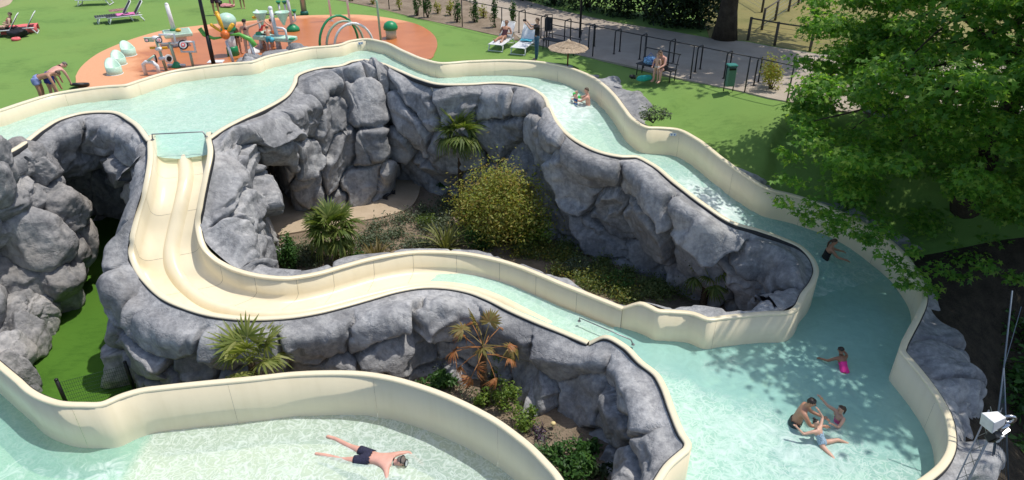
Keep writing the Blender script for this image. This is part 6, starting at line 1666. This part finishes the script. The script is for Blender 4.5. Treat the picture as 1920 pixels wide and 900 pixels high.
def person(label, pos, heading, H=1.75, torso=UP, head=(0, .08, 1), armL=((-.25, .05, -1), (-.1, .25, -1)), armR=((.25, .05, -1), (.1, .25, -1)),
           legL=((-.05, 0, -1), (0, 0, -1)), legR=((.05, 0, -1), (0, 0, -1)), foot=(0, 1, -.15), pelvis=None, skin='fair', hair='brown', wear=(), fat=1.0, fingers=True, ponytail=False, bun=False, extra=None, face=(0, 1, 0), group=None):
    """pos = the point on the ground (or water) below or at the pelvis; pelvis = pelvis height above it; heading 0 faces +Y"""
    k = H / 1.75
    pz_ = .93 * k if pelvis is None else pelvis
    t = _u(torso); rt = np.array((1., 0, 0)); rt = _u(rt - t * (rt @ t)); hd = _u(head)
    p0 = np.array((0, 0, pz_))
    V, Rr, E, B = [], [], [], []
    def v(p, r): V.append(p); Rr.append(r * k); return len(V) - 1
    def e(a, b, n): E.append((a, b)); B.append((a, b, n))
    pel = v(p0, .122 * fat); wa = v(p0 + t * .17 * k, .108 * fat); ch = v(p0 + t * .36 * k, .128 * fat); nb = v(p0 + t * .485 * k, .062); 
    nk = v(V[nb] + _u(t + hd) * .055 * k, .053); hl_ = v(V[nk] + hd * .055 * k + _u(face) * .012 * k, .072); hm = v(V[hl_] + hd * .085 * k, .092); ht = v(V[hm] + hd * .075 * k, .072)
    e(pel, wa, 'pel'); e(wa, ch, 'torso'); e(ch, nb, 'chest'); e(nb, nk, 'neck'); e(nk, hl_, 'head'); e(hl_, hm, 'head'); e(hm, ht, 'head')
    hands = []
    for s_, arm in ((-1, armL), (1, armR)):
        sh = v(p0 + t * .44 * k + rt * s_ * .175 * k * (.6 + .4 * fat), .058); el = v(V[sh] + _u(arm[0]) * .285 * k, .043); wr = v(V[el] + _u(arm[1]) * .25 * k, .029); ha = v(V[wr] + _u(arm[1]) * .075 * k, .036)
        e(ch, sh, 'clav'); e(sh, el, 'uarm'); e(el, wr, 'farm'); e(wr, ha, 'hand'); hands.append((V[wr], V[ha], _u(arm[1]), s_))
    for s_, leg in ((-1, legL), (1, legR)):
        hp = v(p0 - t * .05 * k + rt * s_ * .092 * k, .094 * fat); kn = v(V[hp] + _u(leg[0]) * .42 * k, .06); an = v(V[kn] + _u(leg[1]) * .40 * k, .042); 
        f = np.array(leg[2] if len(leg) > 2 else foot, float); to = v(V[an] + _u(f) * .17 * k + _u(leg[1]) * .03 * k, .034)
        e(pel, hp, 'hip'); e(hp, kn, 'thigh'); e(kn, an, 'shin'); e(an, to, 'foot')
    me = bpy.data.meshes.new('body'); me.from_pydata([tuple(p) for p in V], E, []); me.update()
    ob = bpy.data.objects.new('skeleton', me); COL.objects.link(ob)
    sk = ob.modifiers.new('skin', 'SKIN'); sk.use_smooth_shade = True; sk.branch_smoothing = .4
    for i, r_ in enumerate(Rr):
        d = me.skin_vertices[0].data[i]; d.radius = (r_, r_); d.use_root = i == 0
    sb = ob.modifiers.new('subdivision', 'SUBSURF'); sb.levels = sb.render_levels = 2
    QUEUE.append(dict(ob=ob, V=np.array(V), R=np.array(Rr), B=B, label=label, pos=np.array(pos, float), heading=heading, k=k, skin=skin, hair=hair, wear=wear, hands=hands, fingers=fingers, pony=ponytail, bun=bun, extra=extra, hm=hm, hd=hd, face=_u(face), t=t, rt=rt, group=group))
def finish_people():
    bpy.context.view_layer.update()
    dg = bpy.context.evaluated_depsgraph_get()
    outs = [bpy.data.meshes.new_from_object(q['ob'].evaluated_get(dg)) for q in QUEUE]
    for q, me in zip(QUEUE, outs):
        bpy.data.objects.remove(q['ob'])
        n = len(me.vertices); co = np.zeros(n * 3); me.vertices.foreach_get('co', co); co = co.reshape(-1, 3)
        no = np.zeros(n * 3); me.vertices.foreach_get('normal', no); no = no.reshape(-1, 3)
        polys = [tuple(p.vertices) for p in me.polygons]
        bpy.data.meshes.remove(me)
        k = q['k']; V = q['V']
        # nearest bone of every vertex
        best = np.full(n, 1e9); bone = np.zeros(n, int); tt = np.zeros(n)
        for i, (a, b, nm) in enumerate(q['B']):
            A, Bb = V[a], V[b]; ab = Bb - A; t = np.clip(((co - A) @ ab) / (ab @ ab), 0, 1)
            d = np.linalg.norm(co - A - t[:, None] * ab, axis=1) - (q['R'][a] * (1 - t) + q['R'][b] * t)
            m = d < best; best = np.where(m, d, best); bone = np.where(m, i, bone); tt = np.where(m, t, tt)
        names = np.array([x[2] for x in q['B']])[bone]
        hm = V[q['hm']]; hd = q['hd']; fc = _u(q['face'] - hd * (q['face'] @ hd)); sd = np.cross(fc, hd)
        # features that belong to the body surface: nose, ears, fingers
        mb = MB(); mb.v = [tuple(p) for p in co]; mb.f = [tuple(p) for p in polys]
        nz = hm + fc * .085 * k - hd * .015 * k
        mb.add([nz + hd * .03 * k, nz - hd * .02 * k + sd * .016 * k, nz - hd * .02 * k - sd * .016 * k, nz + fc * .026 * k - hd * .014 * k], [(0, 1, 3), (1, 2, 3), (2, 0, 3), (0, 2, 1)])
        for s_ in (-1, 1): mb.ball(hm + sd * s_ * .088 * k - fc * .008 * k - hd * .01 * k, (.014 * k, .02 * k, .028 * k), 6, 4)
        if q['fingers']:
            for wr, ha, dr, s_ in q['hands']:
                side = np.cross(dr, (0, 0, 1.)); side = _u(side) if np.linalg.norm(side) > .1 else np.array((1., 0, 0)); palm_n = np.cross(side, dr)
                for f, (off, L_) in enumerate(((-.026, .062), (-.009, .075), (.009, .072), (.025, .056))):
                    a0 = ha + side * off * k; a1 = a0 + dr * L_ * .6 * k - palm_n * .008 * k; a2 = a1 + dr * L_ * .5 * k - palm_n * .024 * k
                    mb.tube([a0, a1, a2], [.0095 * k, .0088 * k, .007 * k], 5)
                a0 = wr + (ha - wr) * .35 + side * s_ * .025 * k; a1 = a0 + (dr * .5 + side * s_ * .6) * .045 * k; mb.tube([a0, a1, a1 + (dr * .9 + side * s_ * .2) * .035 * k], [.011 * k, .010 * k, .008 * k], 5)
        Mz = np.array(Matrix.Rotation(q['heading'], 3, 'Z'))
        W = lambda p: np.asarray(p) @ Mz.T + q['pos']
        o = thing('person', q['pos'], q['label'], 'person', q['group'])
        obj('body', W(mb.v), mb.f, SK[q['skin']], o)
        def shell(nm, mask, mat, off):
            mask = mask.copy()
            ff = [p for p in polys if all(mask[i] for i in p)]
            if len(ff) < 4: return
            used = sorted(set(i for p in ff for i in p)); mp = {u: i for i, u in enumerate(used)}
            ob = obj(nm, W(co[used] + no[used] * (off * k)), [tuple(mp[i] for i in p) for p in ff], mat, o)
            md = ob.modifiers.new('cloth', 'SOLIDIFY'); md.thickness = .008; md.offset = -1
        rel = co - hm
        hmask = (names == 'head') & ((rel @ hd) * 1.0 - (rel @ fc) * .85 > .006 * k) & ((rel @ hd) > -.075 * k)
        shell('hair', hmask, HAIR[q['hair']], .017)
        if q['pony']: MB().tube([W(hm - fc * .10 * k + hd * .02 * k), W(hm - fc * .15 * k - hd * .10 * k), W(hm - fc * .12 * k - hd * .26 * k)], [.034 * k, .036 * k, .014 * k], 8).build('ponytail', HAIR[q['hair']], o, True)
        if q['bun']: MB().ball(W(hm - fc * .06 * k + hd * .10 * k), .045 * k).build('hair_bun', HAIR[q['hair']], o, True)
        for s_ in (-1, 1): MB().ball(W(hm + fc * .087 * k + sd * s_ * .032 * k + hd * .012 * k), .009 * k, 6, 4).build('eye', HAIR['dark'], o, True)
        MB().box(W(hm + fc * .083 * k - hd * .055 * k), (.036 * k, .012 * k, .010 * k), q['heading']).build('mouth', plain('lips', (.38, .13, .11), .5), o)
        for kind, mat in q['wear']:
            M_ = {'trunks': (names == 'hip') | ((names == 'pel') & (tt < .55)) | ((names == 'thigh') & (tt < .52)),
                  'shorts': (names == 'hip') | ((names == 'pel') & (tt < .6)) | ((names == 'thigh') & (tt < .7)),
                  'jeans': (names == 'hip') | ((names == 'pel') & (tt < .5)) | (names == 'thigh') | ((names == 'shin') & (tt < .96)),
                  'shirt': ((names == 'pel') & (tt > .25)) | (names == 'torso') | (names == 'chest') | (names == 'clav') | ((names == 'uarm') & (tt < .6)),
                  'swimsuit': (names == 'hip') | (names == 'pel') | ((names == 'torso') & (tt < .98)),
                  'briefs': (names == 'hip') | ((names == 'pel') & (tt < .25)) | ((names == 'thigh') & (tt < .06)),
                  'top': ((names == 'torso') & (tt > .55)) | ((names == 'chest') & (tt < .12)),
                  'vest': ((names == 'torso')) | ((names == 'pel') & (tt > .6)), 'armbands': (names == 'uarm') & (tt > .25) & (tt < .85)}[kind]
            shell({'armbands': 'armband', 'top': 'bikini_top', 'briefs': 'bikini_bottom'}.get(kind, kind), M_, mat, {'armbands': .05, 'trunks': .024, 'shorts': .024, 'vest': .03, 'jeans': .014}.get(kind, .012))
        if q['extra']: q['extra'](o, W, q)
PI = math.pi
def aim(a, b): d = np.array(b) - np.array(a); return math.atan2(-d[0], d[1])      # heading that faces from a to b
# the snorkeller in the near pool
z = NEAR_WATER
pa, pb = P(600, 834, z), P(752, 864, z)
def mask_(o, W, q):
    hm = q['V'][q['hm']]; hd = q['hd']; fc = _u(q['face'] - hd * (q['face'] @ hd)); sd = np.cross(fc, hd)
    c = hm + fc * .07 + hd * .085
    MB().ring(W(c), .075, .014, tuple(_u(W(c + hd + fc * .4) - W(c))), 18, 6).build('diving_mask', BLACK, o, True)
    MB().disc(W(c), .07, .012, tuple(_u(W(c + hd + fc * .4) - W(c))), 16).build('mask_lens', plain('mask_glass', (.55, .58, .58), .08), o)
    pts = [hm + _u(sd * math.cos(w) + (hd * .2 - fc) * math.sin(w)) * .108 + hd * .035 for w in np.linspace(0, PI, 9)]
    MB().tube([W(p) for p in pts], .012, 6).build('mask_strap', BLACK, o, True)
person('snorkelling man in dark patterned trunks lying prone in the near pool', P(692, 858, z) + [0, 0, .04], aim(pa, pb), 1.95, torso=(.02, 1, .05), head=(-.08, .86, .42), face=(.25, .5, -.8),
       armL=((-.5, .8, -.14), (.45, .88, -.10)), armR=((.8, .35, -.22), (.75, .6, -.30)), legL=((-.2, -1, -.02), (-.28, -1, .06), (0, -1, .1)), legR=((.10, -1, -.10), (.02, -1, .10), (.1, -1, .05)), pelvis=-.05,
       skin='pink', hair='grey', wear=[('trunks', CL('navy_pattern', (.022, .022, .05), .9, 60))], extra=mask_, fat=1.14)
# family in the right pool
z = WATER_Z
person('bearded man in dark shorts standing waist deep holding a child', P(1490, 793, z), -1.95, 1.82, torso=(0, .24, .97), head=(0, .45, .9), face=(0, .85, -.5), armL=((-.15, .55, -.75), (.35, .85, .05)), armR=((.15, .55, -.75), (-.3, .9, .05)),
       legL=((-.12, .25, -.95), (0, -.15, -1)), legR=((.12, .1, -1), (0, -.05, -1)), pelvis=.02, skin='tan', hair='dark', wear=[('shorts', CL('dark_teal_shorts', (.03, .06, .06), .4, 30))], fat=1.1)
def band(o, W, q):
    wr, ha, dr, s_ = q['hands'][1]; MB().ring(W(wr), .032 * q['k'], .008, tuple(_u(W(wr + dr) - W(wr))), 12, 5).build('wristband', YELL, o, True)
person('small girl in blue and white swimsuit floating with legs spread before the bearded man', P(1541, 833, z), PI + .55, 1.25, torso=(.1, -.55, .8), head=(.1, -.25, 1), face=(0, 1, .2), armL=((-.5, -.3, .3), (.3, -.5, .8)), armR=((.5, -.3, -.2), (.3, -.6, .5)),
       legL=((-.9, .35, .10), (-.7, .6, -.35)), legR=((.1, .95, -.10), (.25, .9, -.20)), pelvis=.05, skin='fair', hair='dark', wear=[('swimsuit', CL('blue_white_print', (.30, .42, .60), .9, 90))], bun=True)
person('girl in pink swimsuit with a ponytail raising her arm beside the bearded man', P(1571, 791, z), PI / 2 + .25, 1.38, torso=(.05, -.05, 1), head=(0, .1, 1), armR=((.45, .6, .35), (.5, .55, .7)), armL=((-.2, .5, -.6), (.1, .75, .55)),
       legL=((-.1, .3, -1), (0, -.2, -1)), legR=((.1, .2, -1), (0, -.2, -1)), pelvis=-.16, skin='fair', hair='brown', wear=[('swimsuit', CL('pink_swimsuit', (.62, .10, .28), .4, 40))], ponytail=True, extra=band)
person('girl in bright pink swimsuit with black hair swimming in the shade', P(1584, 696, z), .35, 1.38, torso=(.1, .62, .72), head=(.15, .45, .9), face=(.5, .8, 0), armL=((-.5, .5, -.6), (-.2, .9, -.3)), armR=((.6, .5, -.3), (.2, .9, .0)),
       legL=((-.12, -.75, -.5), (0, -.95, -.35), (0, -1, -.3)), legR=((.15, -.6, -.6), (.1, -.95, -.3), (0, -1, -.3)), pelvis=-.02, skin='brown', hair='dark', wear=[('swimsuit', CL('hot_pink', (.85, .04, .30)))])
person('woman in black swimsuit with tied hair wading out of the river bend', P(1545, 489, -2.93), -PI / 2 - .15, 1.66, torso=(0, .22, .98), head=(0, .25, 1), face=(0, 1, -.2), armL=((-.2, .7, -.6), (-.1, .95, -.25)), armR=((.2, .65, -.7), (.1, .95, -.2)), pelvis=.06,
       legL=((-.1, .2, -1), (0, -.1, -1)), legR=((.1, -.1, -1), (0, -.1, -1)), skin='tan', hair='brown', wear=[('swimsuit', CL('black_swimsuit', (.012, .012, .014)))], ponytail=True)
# father and toddler in the rapids
zr = -.86
person('bare chested man sitting in the white rapids facing the toddler', P(1103, 200, zr), PI / 2 - .2, 1.76, torso=(0, .12, 1), head=(0, .2, 1), face=(0, 1, -.2), armL=((-.1, .7, -.5), (.2, .9, .2)), armR=((.1, .7, -.5), (-.2, .9, .2)), legL=((-.2, .95, -.3), (0, .4, -.9)), legR=((.2, .95, -.3), (0, .4, -.9)), pelvis=-.02, skin='pink', hair='brown', wear=[('trunks', CL('dark_trunks', (.03, .03, .05)))])
person('toddler in blue swim vest and green armbands in the white rapids', P(1079, 201, zr), -PI / 2 + .5, 1.05, torso=(0, .05, 1), head=(0, .1, 1), armL=((-.75, .3, .25), (-.2, .9, .3)), armR=((.75, .3, .25), (.2, .9, .3)), pelvis=.16, legL=((-.2, .6, -.7), (0, .1, -1)), legR=((.2, .6, -.7), (0, .1, -1)), skin='fair', hair='fair', fingers=False,
       wear=[('vest', CL('deep_blue_vest', (.01, .08, .25), .5, 30)), ('briefs', CL('sky_blue', (.02, .22, .55))), ('armbands', CL('lime_green', (.06, .62, .10), .4, 20))])
# two men bending over behind the upper pool wall
person('man in pale blue trunks bending over beside the pool wall', P(86, 196, 0), -PI / 2 + .25, 1.78, torso=(0, 1, .2), head=(0, .95, .1), face=(0, .1, -1), armL=((-.1, .3, -1), (0, .2, -1)), armR=((.1, .3, -1), (0, .2, -1)), legL=((-.08, .12, -1), (0, -.12, -1)), legR=((.08, .1, -1), (0, -.1, -1)), skin='tan', hair='brown', wear=[('trunks', CL('pale_blue_trunks', (.25, .30, .55)))], fingers=False)
person('broad backed man in navy trunks bending over beside the pool wall', P(108, 193, 0), .35 - PI / 2 + .9, 1.80, torso=(.1, .9, .4), head=(.3, .8, .2), face=(0, .3, -1), armL=((-.1, .3, -1), (0, .2, -1)), armR=((.1, .3, -1), (0, .2, -1)), legL=((-.1, .12, -1), (0, -.12, -1)), legR=((.1, .1, -1), (0, -.1, -1)), skin='pink', hair='grey', wear=[('trunks', CL('navy_trunks', (.03, .04, .22), .5, 30))], fat=1.15, fingers=False)
# people on the lawn by the path
def camera_(o, W, q):
    wr, ha, dr, s_ = q['hands'][0]; MB().box(W(ha + dr * .06 + [.05, 0, .04]), (.02, .14, .08), q['heading']).build('phone', BLACK, o)
person('man in black shirt and jeans holding up a phone to take a picture', P(1006, 113, 0), PI / 2 - .1, 1.80, torso=(0, -.06, 1), armL=((-.15, .75, -.25), (.15, .65, .75)), armR=((.15, .75, -.25), (-.15, .65, .75)), skin='fair', hair='brown', wear=[('shirt', CL('black_shirt', (.012, .012, .013))), ('jeans', CL('blue_jeans', (.045, .11, .17), .3))], extra=camera_)
def recline(label, lo, rz, skin, hair, wear, H=1.68, up=.95, dy=.16):
    c = np.array(P(*lo)); c = c + np.array((-math.sin(rz) * dy, math.cos(rz) * dy, 0))
    cb, sb = math.cos(up), math.sin(up)
    person(label, c, rz + PI, H, torso=(0, -cb, sb), head=(0, -cb * .5, 1), face=(0, 1, -.25), armL=((-.35, .15, -.8), (.3, .75, .2)), armR=((.35, .15, -.8), (-.3, .75, .2)), legL=((-.12, .92, .32), (0, .85, -.45), (0, .6, .7)), legR=((.12, .97, .1), (0, 1, -.12), (0, .5, .8)), pelvis=.43, skin=skin, hair=hair, wear=wear, fingers=False)
recline('sunbather with dark swimwear reading on the white lounger', (943, 88, 0), -.35, 'tan', 'dark', [('swimsuit', CL('maroon_swimsuit', (.07, .02, .03)))])
recline('woman in red top reclining on the lounger at the left edge', (10, 68, 0), -1.15, 'fair', 'brown', [('top', CL('red_top', (.65, .03, .03))), ('briefs', CL('black_briefs', (.015, .015, .018)))])
face_h = math.atan2(bn[0], -bn[1])
bp = bm + bu * .34
person('adult seated on the black bench bending over a child', bp - bn * .02, face_h, 1.74, torso=(0, .45, .9), head=(.1, .6, .8), face=(0, .6, -.8), pelvis=.52, armL=((-.2, .5, -.8), (.3, .8, -.3)), armR=((.2, .5, -.8), (-.3, .8, -.3)), legL=((-.12, 1, -.02), (0, .05, -1)), legR=((.12, 1, -.02), (0, .05, -1)), skin='pink', hair='brown', wear=[('shorts', CL('dark_shorts', (.02, .018, .02)))], fingers=False)
person('small child standing against the adult on the bench', bp - bn * .42 - bu * .05 - [0, 0, 0], face_h, 1.12, head=(.1, -.1, 1), armL=((-.3, .1, -1), (0, .3, -1)), armR=((.3, .1, -1), (0, .3, -1)), skin='fair', hair='fair', wear=[('briefs', CL('white_briefs', (.6, .6, .6)))], fingers=False)
# splash pad and beyond
person('woman in dark bikini stretching out her arm at the play table', P(470, 109, .03), .15, 1.66, armR=((.95, .2, .25), (.9, .2, .35)), skin='fair', hair='dark', wear=[('top', CL('plum_bikini', (.10, .03, .04))), ('briefs', CL('khaki_bikini', (.05, .055, .045)))])
person('slim child standing beside the pale domed sprayer', P(450, 101, .03), -.5, 1.42, skin='tan', hair='dark', wear=[('briefs', CL('dark_briefs', (.02, .03, .03)))], fingers=False)
kid = [('trunks', CL('red_trunks', (.5, .05, .05)))]
person('child in red leaning over the far corner of the play table', P(493, 84, .03), -.6, 1.12, torso=(0, .4, .9), head=(0, .3, 1), armL=((-.1, .9, -.4), (0, 1, -.2)), armR=((.1, .9, -.4), (0, 1, -.2)), skin='fair', hair='brown', wear=[('shirt', CL('red_shirt', (.6, .04, .04)))] + kid, fingers=False)
person('child bending over the middle of the play table', P(508, 99, .03), .3, 1.2, torso=(0, .6, .8), head=(0, .6, .8), face=(0, .4, -.8), armL=((-.1, .8, -.6), (0, 1, -.3)), armR=((.1, .8, -.6), (0, 1, -.3)), skin='tan', hair='brown', wear=[('trunks', CL('teal_trunks', (.05, .30, .36)))], fingers=False)
person('child with raised arms under the tipping funnels', P(517, 88, .03), .9, 1.25, torso=(0, .2, 1), armL=((-.2, .7, .5), (0, .7, .7)), armR=((.2, .7, .5), (0, .7, .7)), skin='pink', hair='brown', wear=[('trunks', CL('orange_trunks', (.6, .16, .05)))], fingers=False)
person('bather in dark patterned shorts cut off by the top edge of the picture', P(407, 28, 0), PI + .3, 1.75, skin='tan', hair='dark', wear=[('shorts', CL('black_pink_shorts', (.06, .02, .05), .9, 25)), ('shirt', CL('black_top', (.02, .02, .025)))], fingers=False)
person('bather with bare legs standing on the lawn at the top, middle of three', P(436, 10, 0), PI, 1.72, skin='fair', hair='brown', wear=[('trunks', CL('grey_trunks', (.2, .2, .2)))], fingers=False)
person('child in teal shorts standing on the lawn at the top, rightmost of three', P(456, 16, 0), PI + .4, 1.3, skin='tan', hair='dark', wear=[('shorts', CL('teal_shorts', (.03, .28, .25)))], fingers=False)
0 and person('person in black glimpsed beside the brown shrub under the maple', P(1466, 178, 0), 2.4, 1.7, skin='fair', hair='dark', wear=[('shirt', CL('black_shirt', (.012, .012, .013))), ('jeans', CL('black_trousers', (.015, .015, .02)))], fingers=False)
0 and person('person in white shirt glimpsed through the maple leaves on the path', P(1512, 186, 0), 2.0, 1.7, skin='fair', hair='fair', wear=[('shirt', CL('white_shirt', (.65, .68, .72))), ('jeans', CL('blue_jeans', (.045, .11, .17), .3))], fingers=False)
finish_people()
# bags and towels by the bench
q = bm - bu * .30 + [0, 0, .47]
o = thing('swim_bag', q, 'blue and white patterned bag on the bench beside the seated adult', 'bag'); V, F = boulder_mesh(np.random.RandomState(8), 7, 7, .08); obj('body', V * [.26, .16, .2] + q + [0, 0, .16], F, plain('blue_white_bag', (.16, .32, .62), .8, var=.9, scale=22), o); MB().tube([q + [-.12, 0, .3], q + [0, 0, .44], q + [.12, 0, .3]], .012, 5).build('strap', BLUE, o, True)
q = bm + bu * .02 + [0, 0, .47]
o = thing('swim_bag', q, 'navy bag on the bench next to the seated adult', 'bag'); V, F = boulder_mesh(np.random.RandomState(9), 7, 7, .08); obj('body', V * [.2, .15, .19] + q + [0, 0, .15], F, plain('navy_bag', (.03, .06, .28), .8, var=.4), o); MB().tube([q + [-.1, 0, .3], q + [0, 0, .4], q + [.1, 0, .3]], .012, 5).build('strap', BLUE, o, True)
q = P(1209, 151, 0)
o = thing('towel_heap', q, 'heap of teal towels on the lawn in front of the bench', 'towel'); V, F = boulder_mesh(np.random.RandomState(10), 9, 9, .14); V = V * [.34, .22, .16] + q + [0, 0, .09]; V[:, 2] = np.maximum(V[:, 2], q[2] + .01); obj('cloth', V, F, TEAL, o); V, F = boulder_mesh(np.random.RandomState(12), 8, 9, .14); V = V * [.16, .12, .1] + q + [-.42, .25, .07]; obj('shoes', V, F, BLACK, o)
q = P(428, 13, 0)
o = thing('towel_heap', q, 'pink towel and dark bag heaped on the lawn at the top', 'towel'); V, F = boulder_mesh(np.random.RandomState(14), 9, 9, .14); V = V * [.45, .32, .13] + q + [0, 0, .07]; V[:, 2] = np.maximum(V[:, 2], q[2] + .01); obj('cloth', V, F, plain('salmon_towel', (.62, .26, .26), .9), o); V, F = boulder_mesh(np.random.RandomState(15), 8, 9, .1); obj('bag', V * [.22, .2, .2] + q + [-.55, .2, .15], F, BLACK, o)
